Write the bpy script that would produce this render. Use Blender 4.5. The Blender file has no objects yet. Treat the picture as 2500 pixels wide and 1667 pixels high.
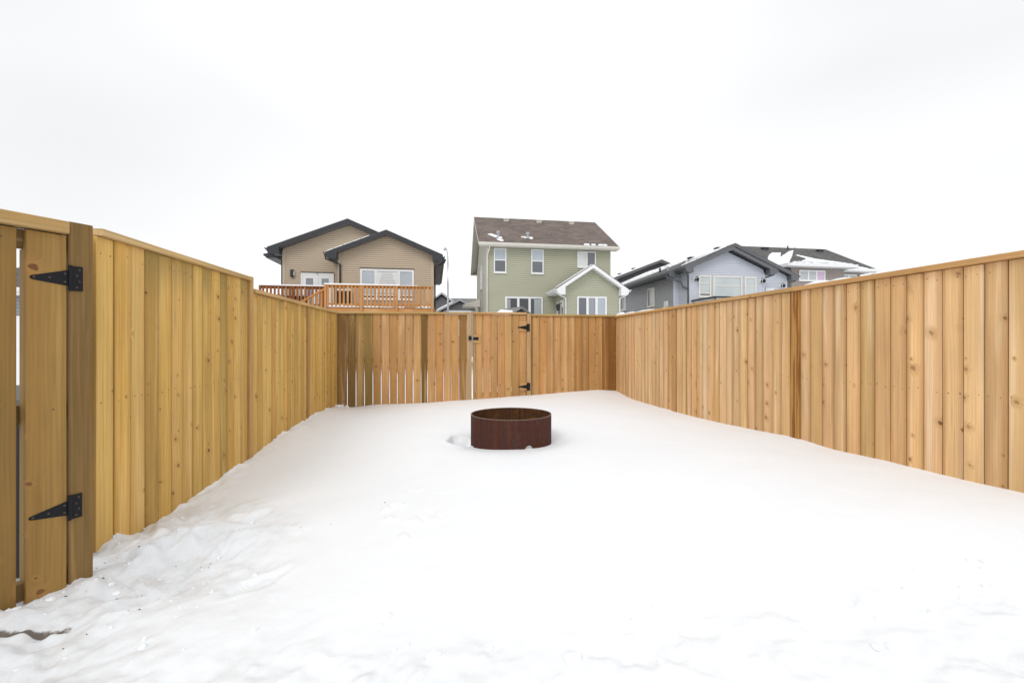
import bpy, bmesh, math, random
import numpy as np
from mathutils import Vector, Matrix
random.seed(7)
R = math.radians
scene = bpy.context.scene
C = scene.collection

# ------------------------------------------------------------------ camera
CZ = 1.45
cd = bpy.data.cameras.new('camera')
cam = bpy.data.objects.new('camera', cd)
C.objects.link(cam)
cam.location = (0, 0, CZ)
cam.rotation_euler = (R(90), 0, 0)
cd.sensor_width = 36.0
cd.lens = 16.0
cd.clip_start = 0.05
cd.clip_end = 3000
scene.camera = cam

# ------------------------------------------------------------------ world, sun, exposure
SUN_EL, SUN_AZ = 42.0, 205.0          # azimuth clockwise from +Y: behind the camera, to the left
w = bpy.data.worlds.new('World')
scene.world = w
w.use_nodes = True
nt = w.node_tree
nt.nodes.clear()
sky = nt.nodes.new('ShaderNodeTexSky')
sky.sky_type = 'NISHITA'
sky.sun_disc = False
sky.sun_elevation = R(SUN_EL)
sky.sun_rotation = R(SUN_AZ)
geo = nt.nodes.new('ShaderNodeTexCoord')
mp = nt.nodes.new('ShaderNodeMapping')
mp.inputs['Scale'].default_value = (1.2, 1.2, 3.0)
mp.inputs['Location'].default_value = (-2.4, 6.1, 2.2)
nz = nt.nodes.new('ShaderNodeTexNoise')
nz.inputs['Scale'].default_value = 0.7
nz.inputs['Detail'].default_value = 2.5
nz.inputs['Roughness'].default_value = 0.45
rmp = nt.nodes.new('ShaderNodeMapRange')
rmp.inputs['From Min'].default_value = 0.3
rmp.inputs['From Max'].default_value = 0.7
rmp.inputs['To Min'].default_value = 8.9
rmp.inputs['To Max'].default_value = 11.9
comb = nt.nodes.new('ShaderNodeVectorMath')
comb.operation = 'SCALE'
comb.inputs[0].default_value = (0.992, 0.997, 1.0)
mix = nt.nodes.new('ShaderNodeMix')
mix.data_type = 'RGBA'
mix.inputs[0].default_value = 0.95
bg = nt.nodes.new('ShaderNodeBackground')
bg.inputs['Strength'].default_value = 0.1
out = nt.nodes.new('ShaderNodeOutputWorld')
L = nt.links.new
L(geo.outputs['Generated'], mp.inputs['Vector'])
L(mp.outputs['Vector'], nz.inputs['Vector'])
L(nz.outputs['Fac'], rmp.inputs['Value'])
L(rmp.outputs['Result'], comb.inputs['Scale'])
L(sky.outputs['Color'], mix.inputs[6])
L(comb.outputs['Vector'], mix.inputs[7])
L(mix.outputs[2], bg.inputs['Color'])
L(bg.outputs['Background'], out.inputs['Surface'])

sd = bpy.data.lights.new('sun', 'SUN')
sd.energy = 0.9
sd.angle = R(25)
sd.color = (1.0, 0.985, 0.96)
sun = bpy.data.objects.new('sun', sd)
C.objects.link(sun)
_a, _e = R(SUN_AZ), R(SUN_EL)
_dir = Vector((math.sin(_a) * math.cos(_e), math.cos(_a) * math.cos(_e), math.sin(_e)))
sun.rotation_euler = _dir.to_track_quat('Z', 'Y').to_euler()

vs = scene.view_settings
vs.view_transform = 'Standard'
vs.look = 'None'
vs.exposure = 0.09
vs.gamma = 1.0
vs.use_curve_mapping = False
scene.cycles.max_bounces = 8
scene.cycles.diffuse_bounces = 4

# ------------------------------------------------------------------ materials
def srgb(r, g, b):
    f = lambda c: (c / 255 / 12.92) if c / 255 <= 0.04045 else ((c / 255 + 0.055) / 1.055) ** 2.4
    return (f(r), f(g), f(b))


class NT:
    def __init__(self, name):
        self.m = bpy.data.materials.new(name)
        self.m.use_nodes = True
        self.t = self.m.node_tree
        self.t.nodes.clear()
        self.o = self.t.nodes.new('ShaderNodeOutputMaterial')
        self.p = self.t.nodes.new('ShaderNodeBsdfPrincipled')
        self.t.links.new(self.p.outputs[0], self.o.inputs[0])

    def n(self, typ, **kw):
        nd = self.t.nodes.new('ShaderNode' + typ)
        for k, v in kw.items():
            setattr(nd, k, v)
        return nd

    def set(self, sock, v):
        if isinstance(v, bpy.types.NodeSocket):
            self.t.links.new(v, sock)
        elif isinstance(v, (tuple, list)) and len(v) == 3 and sock.type == 'RGBA':
            sock.default_value = (*v, 1)
        else:
            sock.default_value = v

    def math(self, op, a, b=0.0, c=0.0):
        nd = self.n('Math', operation=op)
        for i, v in enumerate((a, b, c)):
            self.set(nd.inputs[i], v)
        return nd.outputs[0]

    def mul(self, vec, s):
        nd = self.n('VectorMath', operation='MULTIPLY')
        self.set(nd.inputs[0], vec)
        self.set(nd.inputs[1], s)
        return nd.outputs[0]

    def add(self, a, b):
        nd = self.n('VectorMath', operation='ADD')
        self.set(nd.inputs[0], a)
        self.set(nd.inputs[1], b)
        return nd.outputs[0]

    def noise(self, vec, scale=1.0, detail=3.0, rough=0.55, dist=0.0):
        nd = self.n('TexNoise')
        self.set(nd.inputs['Vector'], vec)
        nd.inputs['Scale'].default_value = scale
        nd.inputs['Detail'].default_value = detail
        nd.inputs['Roughness'].default_value = rough
        nd.inputs['Distortion'].default_value = dist
        return nd.outputs['Fac']

    def rng(self, v, a, b, c, d, smooth=False):
        nd = self.n('MapRange')
        if smooth:
            nd.interpolation_type = 'SMOOTHSTEP'
        for i, x in enumerate((v, a, b, c, d)):
            self.set(nd.inputs[i], x)
        return nd.outputs[0]

    def mix(self, f, a, b, mode='MIX'):
        nd = self.n('Mix', data_type='RGBA', blend_type=mode)
        self.set(nd.inputs[0], f)
        self.set(nd.inputs[6], a)
        self.set(nd.inputs[7], b)
        return nd.outputs[2]

    def scale(self, col, f):
        nd = self.n('VectorMath', operation='SCALE')
        self.set(nd.inputs[0], col)
        self.set(nd.inputs['Scale'], f)
        return nd.outputs[0]

    def comb(self, x, y, z):
        nd = self.n('CombineXYZ')
        for i, v in enumerate((x, y, z)):
            self.set(nd.inputs[i], v)
        return nd.outputs[0]

    def sep(self, v):
        nd = self.n('SeparateXYZ')
        self.set(nd.inputs[0], v)
        return nd.outputs

    def bump(self, h, strength=0.3, dist=0.002):
        nd = self.n('Bump')
        nd.inputs['Strength'].default_value = strength
        nd.inputs['Distance'].default_value = dist
        self.set(nd.inputs['Height'], h)
        self.t.links.new(nd.outputs[0], self.p.inputs['Normal'])

    def base(self, c, rough=0.6, spec=0.3):
        self.set(self.p.inputs['Base Color'], c)
        self.set(self.p.inputs['Roughness'], rough)
        self.p.inputs['Specular IOR Level'].default_value = spec
        return self.m


def plain(name, col, rough=0.6, var=0.08, nscale=2.0, spec=0.3, metallic=0.0, bumpy=0.0):
    t = NT(name)
    tc = t.n('TexCoord').outputs['Object']
    f = t.noise(tc, nscale, 5)
    c = t.scale(col, t.rng(f, 0.25, 0.75, 1 - var, 1 + var))
    t.p.inputs['Metallic'].default_value = metallic
    if bumpy:
        t.bump(t.noise(tc, nscale * 20, 3), bumpy, 0.002)
    return t.base(c, rough, spec)


def wood(name, axis='Z', knots=0.5, streak=0.16, stain=0.0, resin=0.0, rough=0.72, edge=0.75, pale=(0.80, 0.60, 0.34), kdark=(0.35, 0.85)):
    """softwood coloured by the piece's own tint (object colour)"""
    t = NT(name)
    oi = t.n('ObjectInfo')
    tc = t.n('TexCoord').outputs['Object']
    x, y, z = t.sep(tc)
    if axis == 'X':
        x, z = z, x
    r = oi.outputs['Random']
    px = t.math('ADD', x, t.math('MULTIPLY', r, 37.0))
    pz = t.math('ADD', z, t.math('MULTIPLY', r, 91.0))
    v = t.comb(px, y, pz)
    # knots first: they bend the grain
    vor = t.n('TexVoronoi', voronoi_dimensions='2D')
    kv = t.comb(t.math('MULTIPLY', px, 4.6), t.math('ADD', t.math('MULTIPLY', pz, 5.4), t.math('MULTIPLY', px, 1.1)), 0.0)
    t.set(vor.inputs['Vector'], kv)
    vor.inputs['Scale'].default_value = 1.0
    kd = t.math('ADD', vor.outputs['Distance'], t.math('MULTIPLY', t.math('SUBTRACT', t.noise(v, 34, 3), 0.5), 0.13))
    cs = t.n('SeparateColor')
    t.set(cs.inputs[0], vor.outputs['Color'])
    gate = t.math('LESS_THAN', cs.outputs[0], knots)
    size = t.rng(t.math('POWER', cs.outputs[1], 2.0), 0, 1, 0.028, 0.115)
    kmask = t.math('MULTIPLY', gate, t.rng(kd, t.math('MULTIPLY', size, 0.65), size, 1.0, 0.0, True))
    khalo = t.math('MULTIPLY', gate, t.rng(kd, size, t.math('MULTIPLY', size, 3.6), 1.0, 0.0, True))
    bend = t.math('MULTIPLY', khalo, 0.028)
    gx = t.math('ADD', px, bend)
    gv = t.comb(t.math('MULTIPLY', gx, 55.0), t.math('MULTIPLY', y, 30.0), t.math('MULTIPLY', pz, 1.3))
    g1 = t.noise(gv, 1.0, 5, 0.6, 0.6)
    # broad sapwood / heartwood bands running up the board, as in a flat-sawn plank
    bandv = t.comb(t.math('MULTIPLY', gx, 11.0), 0.0, t.math('MULTIPLY', pz, 0.45))
    g2 = t.noise(bandv, 1.0, 2, 0.5, 0.8)
    g3 = t.noise(t.comb(t.math('MULTIPLY', px, 3.0), y, t.math('MULTIPLY', pz, 1.1)), 1.0, 4, 0.6)
    # cathedral rings
    wv = t.n('TexWave', wave_type='BANDS', bands_direction='X', wave_profile='SIN')
    t.set(wv.inputs['Vector'], t.comb(gx, 0.0, t.math('MULTIPLY', pz, 0.06)))
    wv.inputs['Scale'].default_value = 16.0
    wv.inputs['Distortion'].default_value = 9.0
    wv.inputs['Detail'].default_value = 1.5
    wv.inputs['Detail Scale'].default_value = 1.2
    c = oi.outputs['Color']
    light = t.mix(0.5, c, pale)
    c = t.mix(t.rng(g2, 0.52, 0.70, 0.0, 0.85, True), c, light)
    c = t.mix(t.rng(g2, 0.44, 0.28, 0.0, 0.40, True), c, t.mix(0.5, c, (0.30, 0.13, 0.03)))
    c = t.scale(c, t.rng(g1, 0.28, 0.72, 1 - streak, 1 + streak * 0.7))
    c = t.scale(c, t.rng(wv.outputs['Fac'], 0, 1, 0.95, 1.035))
    c = t.scale(c, t.rng(g3, 0.25, 0.75, 0.84, 1.13))
    if stain:
        sv = t.noise(t.comb(t.math('MULTIPLY', px, 22.0), 0.0, t.math('MULTIPLY', pz, 1.6)), 1.0, 3)
        top = t.rng(t.math('ADD', z, t.math('MULTIPLY', sv, 0.35)), 1.93, 2.24, 0.0, 1.0, True)
        some = t.math('GREATER_THAN', t.math('FRACT', t.math('MULTIPLY', r, 17.0)), 0.62)
        c = t.mix(t.math('MULTIPLY', t.math('MULTIPLY', top, some), stain), c, (0.24, 0.19, 0.060))
    if resin:
        sv = t.noise(t.comb(t.math('MULTIPLY', px, 26.0), 0.0, t.math('MULTIPLY', pz, 0.9)), 1.0, 3)
        c = t.mix(t.rng(sv, 0.45, 0.56, 0.0, resin, True), c, (0.20, 0.07, 0.012))
    # amber heartwood towards the edges of some boards
    ex = t.math('ADD', t.math('ABSOLUTE', x), t.math('MULTIPLY', t.math('SUBTRACT', t.noise(t.comb(t.math('MULTIPLY', px, 8.0), 0.0, t.math('MULTIPLY', pz, 1.2)), 1.0, 2), 0.5), 0.05))
    if axis == 'Z':
        ea = t.math('MULTIPLY', t.rng(ex, 0.028, 0.066, 0, 1, True), t.rng(t.math('FRACT', t.math('MULTIPLY', r, 29.0)), 0, 1, 0.05, edge))
        c = t.mix(ea, c, t.mix(0.6, c, (0.27, 0.115, 0.025)))
    # drying checks and mineral streaks
    ck = t.noise(t.comb(t.math('MULTIPLY', gx, 70.0), 0.0, t.math('MULTIPLY', pz, 1.7)), 1.0, 2, 0.5)
    c = t.mix(t.rng(ck, 0.69, 0.76, 0, 0.6, True), c, (0.20, 0.10, 0.04))
    c = t.mix(t.math('MULTIPLY', khalo, 0.34), c, (0.42, 0.22, 0.075))
    c = t.mix(t.math('MULTIPLY', kmask, t.rng(cs.outputs[2], 0, 1, *kdark)), c, (0.16, 0.066, 0.026))
    t.bump(t.math('SUBTRACT', g1, t.math('MULTIPLY', kmask, 0.4)), 0.35, 0.0012)
    return t.base(c, rough, 0.25)


M = {}
M['wood'] = wood('fence_wood', 'Z', 0.36, 0.15)
M['wood_right'] = wood('pale_fence_wood', 'Z', 0.40, 0.14, edge=0.85, pale=(0.92, 0.74, 0.52))
M['wood_left'] = wood('treated_wood', 'Z', 0.50, 0.21, stain=0.50, edge=0.35, pale=(0.82, 0.59, 0.27), kdark=(0.6, 0.95))
M['wood_gate'] = wood('gate_wood', 'Z', 0.60, 0.17, edge=0.3, pale=(0.50, 0.32, 0.11), kdark=(0.75, 1.0))
M['wood_rear'] = wood('rear_fence_wood', 'Z', 0.58, 0.17, edge=0.6, pale=(0.76, 0.52, 0.28), kdark=(0.5, 0.95))
M['wood_back'] = wood('panel_back_wood', 'Z', 0.3, 0.15)
M['wood_x'] = wood('cap_wood', 'X', 0.22, 0.18)
M['wood_post'] = wood('post_wood', 'Z', 0.15, 0.24, pale=(0.46, 0.29, 0.11))
M['wood_resin'] = wood('resin_post_wood', 'Z', 0.30, 0.22, resin=0.9)
M['iron'] = plain('black_hardware', (0.009, 0.0095, 0.012), 0.5, 0.15, 60, 0.22, bumpy=0.1)
M['bolt'] = plain('bolt_head', (0.05, 0.035, 0.03), 0.5, 0.2, 80, 0.5)
M['nail'] = plain('nail_head', (0.14, 0.08, 0.045), 0.6, 0.2, 80)
M['white'] = plain('white_vinyl', (0.78, 0.78, 0.78), 0.45, 0.02, 3)
M['cream'] = plain('cream_trim', (0.74, 0.71, 0.65), 0.5, 0.03, 3)
M['dark_trim'] = plain('charcoal_trim', (0.042, 0.043, 0.048), 0.5, 0.06, 3)
M['grey_trim'] = plain('grey_trim', (0.125, 0.13, 0.14), 0.5, 0.06, 3)
M['soffit_grey'] = plain('grey_soffit', (0.16, 0.16, 0.17), 0.6, 0.04, 3)
M['soffit_green'] = plain('beige_soffit', (0.62, 0.60, 0.52), 0.6, 0.04, 3)
M['tan_siding'] = plain('tan_siding', (0.50, 0.405, 0.300), 0.6, 0.03, 0.8)
M['green_siding'] = plain('sage_siding', (0.430, 0.428, 0.325), 0.6, 0.03, 0.8)
M['blue_siding'] = plain('pale_blue_siding', (0.565, 0.590, 0.655), 0.6, 0.03, 0.8)
M['brown_siding'] = plain('taupe_siding', (0.32, 0.28, 0.255), 0.6, 0.03, 0.8)
M['grey_siding'] = plain('slate_siding', (0.16, 0.155, 0.165), 0.6, 0.03, 0.8)
M['lightgrey_siding'] = plain('pale_grey_siding', (0.45, 0.46, 0.48), 0.6, 0.03, 0.8)
M['black'] = plain('black_metal', (0.015, 0.015, 0.017), 0.4, 0.1, 8, 0.5)
M['galv'] = plain('galvanised_metal', (0.45, 0.46, 0.48), 0.45, 0.08, 3, 0.5, 0.4)
M['curtain'] = plain('white_curtain', (0.70, 0.72, 0.72), 0.9, 0.06, 8)
M['pink'] = plain('pink_curtain', (0.60, 0.46, 0.60), 0.9, 0.04, 3)
M['concrete'] = plain('concrete', (0.4, 0.39, 0.37), 0.8, 0.1, 4)
M['deck'] = wood('deck_wood', 'Z', 0.1, 0.12)
M['deck_x'] = wood('deck_plank_wood', 'X', 0.1, 0.12)


def glass(name, col):
    t = NT(name)
    tc = t.n('TexCoord').outputs['Object']
    f = t.noise(tc, 0.9, 2)
    t.p.inputs['IOR'].default_value = 1.75
    t.bump(t.noise(tc, 0.7, 1), 0.05, 0.01)
    return t.base(t.scale(col, t.rng(f, 0.3, 0.7, 0.88, 1.1)), 0.03, 0.5)


M['glass_pale'] = glass('pale_glass', (0.42, 0.47, 0.52))
M['glass_blind'] = glass('blind_glass', (0.50, 0.55, 0.56))
M['glass_grey'] = glass('grey_glass', (0.26, 0.28, 0.31))
M['glass_dark'] = glass('dark_glass', (0.03, 0.033, 0.04))
M['glass_screen'] = glass('screened_glass', (0.11, 0.12, 0.135))


def shingles(name, col, col2):
    t = NT(name)
    tc = t.n('TexCoord').outputs['Object']
    x, y, z = t.sep(tc)
    row = t.math('FLOOR', t.math('MULTIPLY', z, 13.0))
    br = t.comb(t.math('MULTIPLY', t.math('ADD', x, t.math('MULTIPLY', row, 0.37)), 3.2), t.math('MULTIPLY', y, 3.2), t.math('MULTIPLY', row, 1.73))
    vor = t.n('TexVoronoi')
    t.set(vor.inputs['Vector'], br)
    vor.inputs['Scale'].default_value = 1.0
    cs = t.n('SeparateColor')
    t.set(cs.inputs[0], vor.outputs['Color'])
    c = t.mix(cs.outputs[0], col, col2)
    fr = t.math('FRACT', t.math('MULTIPLY', z, 13.0))
    c = t.scale(c, t.rng(fr, 0.0, 0.2, 0.78, 1.0))
    c = t.scale(c, t.rng(t.noise(tc, 40, 3), 0.3, 0.7, 0.8, 1.2))
    c = t.scale(c, t.rng(t.noise(tc, 0.7, 3), 0.3, 0.7, 0.92, 1.08))
    return t.base(c, 0.9, 0.2)


M['roof_brown'] = shingles('brown_shingles', (0.215, 0.172, 0.150), (0.130, 0.105, 0.094))
M['roof_grey'] = shingles('grey_shingles', (0.155, 0.150, 0.145), (0.095, 0.094, 0.094))
M['roof_far'] = shingles('pale_grey_shingles', (0.25, 0.25, 0.24), (0.19, 0.19, 0.185))


def rust(name, c1, c2, c3, inside=False):
    t = NT(name)
    tc = t.n('TexCoord').outputs['Object']
    x, y, z = t.sep(tc)
    ang = t.math('ARCTAN2', y, x)
    st = t.noise(t.comb(t.math('MULTIPLY', ang, 14.0), 0.0, t.math('MULTIPLY', z, 1.2)), 1.0, 5, 0.65)
    bl = t.noise(tc, 7.0, 5, 0.65)
    c = t.mix(t.rng(st, 0.35, 0.68, 0, 1, True), c1, c2)
    c = t.mix(t.rng(bl, 0.52, 0.72, 0, 0.8, True), c, c3)
    c = t.scale(c, t.rng(t.noise(tc, 28, 5, 0.7), 0.3, 0.7, 0.86, 1.15))
    t.bump(t.noise(tc, 60, 5), 0.4, 0.002)
    return t.base(c, t.rng(bl, 0.3, 0.7, 0.6, 0.85), 0.12)


M['ring_out'] = rust('rusty_steel', (0.060, 0.026, 0.021), (0.090, 0.032, 0.022), (0.075, 0.043, 0.034))
M['ring_in'] = rust('burnt_steel', (0.085, 0.036, 0.013), (0.045, 0.020, 0.010), (0.130, 0.054, 0.016))
M['weld'] = rust('weld_rust', (0.10, 0.028, 0.020), (0.13, 0.035, 0.022), (0.06, 0.02, 0.018))
M['rim'] = plain('worn_rim', (0.20, 0.155, 0.125), 0.6, 0.35, 30, bumpy=0.2)


def snow_mat(name, dirty):
    t = NT(name)
    tc = t.n('TexCoord').outputs['Object']
    f = t.noise(tc, 1.3, 4)
    c = t.mix(t.rng(f, 0.3, 0.7, 0, 1), (0.865, 0.890, 0.922), (0.885, 0.905, 0.930))
    h = t.math('ADD', t.noise(tc, 60, 4, 0.6), t.math('MULTIPLY', t.noise(tc, 14, 4, 0.6), 2.0))
    if dirty:
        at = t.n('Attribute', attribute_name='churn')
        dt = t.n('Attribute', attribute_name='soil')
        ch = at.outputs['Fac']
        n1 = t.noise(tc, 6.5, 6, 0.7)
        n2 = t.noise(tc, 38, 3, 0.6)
        c = t.mix(t.math('MULTIPLY', ch, t.rng(n1, 0.25, 0.6, 0.35, 0.95)), c, (0.70, 0.72, 0.742))  # trodden snow greyed, the grey also standing in for dimmer light by the gate
        grime = t.math('MULTIPLY', ch, t.rng(n1, 0.50, 0.78, 0.0, 0.55, True))
        c = t.mix(grime, c, (0.60, 0.555, 0.485))
        speck = t.math('MULTIPLY', t.math('MULTIPLY', ch, t.rng(n1, 0.52, 0.62, 0, 1, True)), t.rng(n2, 0.74, 0.80, 0.0, 0.6, True))
        c = t.mix(speck, c, (0.17, 0.12, 0.075))
        sl = t.rng(t.math('ADD', dt.outputs['Fac'], t.math('MULTIPLY', t.math('SUBTRACT', n2, 0.5), 0.9)), 0.36, 0.75, 0, 0.9, True)
        c = t.mix(sl, c, t.mix(t.noise(tc, 55, 4), (0.055, 0.040, 0.026), (0.15, 0.110, 0.072)))
        t.bump(h, 0.35, 0.004)
    else:
        t.bump(h, 0.3, 0.006)
    m = t.base(c, 0.75, 0.2)
    return m


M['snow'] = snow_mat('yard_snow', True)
M['snow_clean'] = snow_mat('clean_snow', False)

# ------------------------------------------------------------------ mesh helpers
class MB:
    def __init__(self):
        self.v, self.f = [], []

    def poly(self, pts):
        i = len(self.v)
        self.v += [tuple(p) for p in pts]
        self.f.append(tuple(range(i, i + len(pts))))
        return self

    def hexa(self, p):
        """eight corners: 0-3 bottom loop, 4-7 top loop"""
        i = len(self.v)
        self.v += [tuple(q) for q in p]
        for q in ((3, 2, 1, 0), (4, 5, 6, 7), (0, 1, 5, 4), (1, 2, 6, 5), (2, 3, 7, 6), (3, 0, 4, 7)):
            self.f.append(tuple(i + k for k in q))
        return self

    def box(self, x0, x1, y0, y1, z0, z1, mp=None):
        p = [(x0, y0, z0), (x1, y0, z0), (x1, y1, z0), (x0, y1, z0), (x0, y0, z1), (x1, y0, z1), (x1, y1, z1), (x0, y1, z1)]
        return self.hexa([mp(*q) for q in p] if mp else p)

    def prism(self, base, top):
        i = len(self.v)
        n = len(base)
        self.v += [tuple(q) for q in base] + [tuple(q) for q in top]
        self.f.append(tuple(i + k for k in reversed(range(n))))
        self.f.append(tuple(i + n + k for k in range(n)))
        for k in range(n):
            l = (k + 1) % n
            self.f.append((i + k, i + l, i + n + l, i + n + k))
        return self

    def tube(self, path, r, seg=8, r2=None):
        path = [Vector(p) for p in path]
        n = len(path)
        r2 = r if r2 is None else r2
        rings = []
        for k, p in enumerate(path):
            d = (path[min(k + 1, n - 1)] - path[max(k - 1, 0)]).normalized()
            a = d.cross(Vector((0, 0, 1)))
            if a.length < 1e-3:
                a = d.cross(Vector((0, 1, 0)))
            a.normalize()
            b = d.cross(a).normalized()
            rr = r + (r2 - r) * k / max(1, n - 1)
            i = len(self.v)
            for s in range(seg):
                an = 2 * math.pi * s / seg
                self.v.append(tuple(p + a * (rr * math.cos(an)) + b * (rr * math.sin(an))))
            rings.append(i)
        for k in range(n - 1):
            for s in range(seg):
                t = (s + 1) % seg
                self.f.append((rings[k] + s, rings[k] + t, rings[k + 1] + t, rings[k + 1] + s))
        self.f.append(tuple(rings[0] + s for s in reversed(range(seg))))
        self.f.append(tuple(rings[-1] + s for s in range(seg)))
        return self

    def mesh(self, name, mat, smooth=False):
        me = bpy.data.meshes.new(name)
        me.from_pydata(self.v, [], self.f)
        bm = bmesh.new()
        bm.from_mesh(me)
        bmesh.ops.recalc_face_normals(bm, faces=bm.faces)
        bm.to_mesh(me)
        bm.free()
        if mat:
            me.materials.append(mat)
        if smooth:
            for p in me.polygons:
                p.use_smooth = True
        me.update()
        return me

    def build(self, name, mat, parent=None, smooth=False):
        return put(name, self.mesh(name, mat, smooth), parent)


def put(name, me, parent=None, color=None):
    o = bpy.data.objects.new(name, me)
    C.objects.link(o)
    if parent:
        o.parent = parent
    if color:
        o.color = (*color, 1)
    return o


def tag(o, label=None, cat=None, group=None, kind=None):
    if label:
        o['label'] = label
    if cat:
        o['category'] = cat
    if group:
        o['group'] = group
    if kind:
        o['kind'] = kind
    return o


def empty(name, loc, rz=0.0):
    o = bpy.data.objects.new(name, None)
    C.objects.link(o)
    o.location = loc
    o.rotation_euler = (0, 0, rz)
    o.empty_display_size = 0.2
    return o


def jit(c, a=0.10, hue=0.04):
    k = 1 + random.uniform(-a, a)
    return (c[0] * k * (1 + random.uniform(-hue, hue)), c[1] * k, c[2] * k * (1 + random.uniform(-hue * 2, hue * 2)))


# ------------------------------------------------------------------ value noise for the snow
def vnoise(x, y, seed=0):
    xi = np.floor(x).astype(np.int64)
    yi = np.floor(y).astype(np.int64)
    xf, yf = x - xi, y - yi
    u = xf * xf * xf * (xf * (xf * 6 - 15) + 10)
    v = yf * yf * yf * (yf * (yf * 6 - 15) + 10)

    def h(a, b):
        n = (a * 374761393 + b * 668265263 + seed * 974634777) & 0x7fffffff
        n = ((n ^ (n >> 13)) * 1274126177) & 0x7fffffff
        return ((n ^ (n >> 16)) & 0xffff) / 32767.5 - 1.0
    return (h(xi, yi) * (1 - u) + h(xi + 1, yi) * u) * (1 - v) + (h(xi, yi + 1) * (1 - u) + h(xi + 1, yi + 1) * u) * v


def fbm(x, y, f, octv, seed=0, gain=0.5):
    s, a = 0, 1.0
    for o in range(octv):
        ca, sa = math.cos(o * 0.9 + 0.3), math.sin(o * 0.9 + 0.3)
        s = s + a * vnoise((x * ca - y * sa) * f + 17.3 * o, (x * sa + y * ca) * f - 9.1 * o, seed + o)
        a *= gain
        f *= 2.03
    return s


def sstep(x, a, b):
    t = np.clip((x - a) / (b - a), 0, 1)
    return t * t * (3 - 2 * t)


# fence lines (yard side faces)
LX0, LY0 = -2.345, 2.55                       # left fence, near end
LA = math.atan2(5.54, -0.759)
RX0, RY0 = 2.069, 9.045                       # right fence, far end (corner)
RA = math.atan2(2.573 - 9.045, 2.895 - 2.069)
BX0, BY0, BA = -3.104, 8.09, R(10.46)         # back fence, left end
GX0, GY0, GA = -2.15, 2.2, R(66.8)            # near gate hinge


def xl(y):
    a = LX0 - 0.137 * (y - LY0)
    g = -2.15 - 0.4296 * (2.2 - y)
    return np.where(y > 2.32, np.where(y < LY0, LX0, a), np.where(y > 2.22, g + (LX0 - g) * np.clip((y - 2.22) / 0.1, 0, 1), g))


def xr(y):
    return RX0 + (RY0 - y) * (2.895 - 2.069) / (9.045 - 2.573)


ring_c = (-0.01, 5.17)
ring_r = 0.455
pts = [  # snow surface: x, y, z
    (-2.345, 2.56, .240), (-2.36, 2.63, .305), (-2.38, 2.79, .300), (-2.10, 2.65, .285), (-1.85, 2.35, .215), (-2.42, 3.06, .225), (-2.47, 3.46, .238), (-2.53, 3.91, .248),
    (-2.62, 4.53, .289), (-2.72, 5.31, .353), (-2.87, 6.36, .379), (-2.98, 7.3, .36), (-3.10, 8.09, .32),
    (-2.92, 8.12, .276), (-2.56, 8.19, .298), (-1.72, 8.34, .324), (-.74, 8.53, .373), (.28, 8.72, .424), (1.05, 8.86, .475),
    (1.70, 8.95, .500), (2.07, 9.04, .470), (2.15, 8.37, .417), (2.28, 7.36, .407), (2.38, 6.57, .425), (2.50, 5.64, .463), (2.62, 4.76, .511),
    (2.68, 4.28, .538), (2.72, 3.93, .535), (2.77, 3.52, .548), (2.82, 3.19, .563), (2.85, 2.91, .573), (2.90, 2.57, .596), (3.05, 1.2, .60),
    (-2.15, 2.2, .288), (-2.21, 2.07, .262), (-2.24, 1.99, .268), (-2.4, 1.6, .26), (-2.6, 1.0, .25),
    (0, 1.65, .25), (0, 2.5, .300), (0, 3.5, .335), (-1.2, 2.0, .235), (-1.6, 2.6, .235), (1.5, 1.7, .38), (1.5, 2.6, .43), (1.5, 4.2, .45),
    (-1.5, 4.5, .300), (-1.6, 3.4, .25), (1.2, 6.5, .42), (-1.5, 6.5, .355), (0, 7.4, .40), (0, 0.7, .22), (-1.3, 0.8, .22), (1.5, 0.7, .34),
    (0, 4.55, .350), (-.75, 5.0, .345), (.8, 5.1, .375), (0, 5.95, .37), (0, 5.17, .34),
]
P = np.array(pts)
PX, PZ = P[:, :2], P[:, 2]


def tps(d):
    return np.where(d > 1e-9, d * d * np.log(np.maximum(d, 1e-9)), 0.0)


_n = len(P)
_D = np.linalg.norm(PX[:, None] - PX[None], axis=2)
_A = np.zeros((_n + 3, _n + 3))
_A[:_n, :_n] = tps(_D) + np.eye(_n) * 0.004
_A[:_n, _n] = 1
_A[:_n, _n + 1:] = PX
_A[_n, :_n] = 1
_A[_n + 1:, :_n] = PX.T
_W = np.linalg.solve(_A, np.concatenate([PZ, np.zeros(3)]))


def snow_base(x, y):
    z = np.full(x.shape, _W[_n])
    z = z + _W[_n + 1] * x + _W[_n + 2] * y
    for k in range(_n):
        z = z + _W[k] * tps(np.hypot(x - PX[k, 0], y - PX[k, 1]))
    return z


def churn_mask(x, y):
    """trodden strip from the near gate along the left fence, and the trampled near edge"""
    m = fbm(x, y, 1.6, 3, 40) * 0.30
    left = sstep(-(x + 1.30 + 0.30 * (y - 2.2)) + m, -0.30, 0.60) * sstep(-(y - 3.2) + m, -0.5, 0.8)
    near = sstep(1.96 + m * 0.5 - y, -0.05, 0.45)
    return np.clip(np.maximum(left, near * 0.30), 0, 1)


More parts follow.
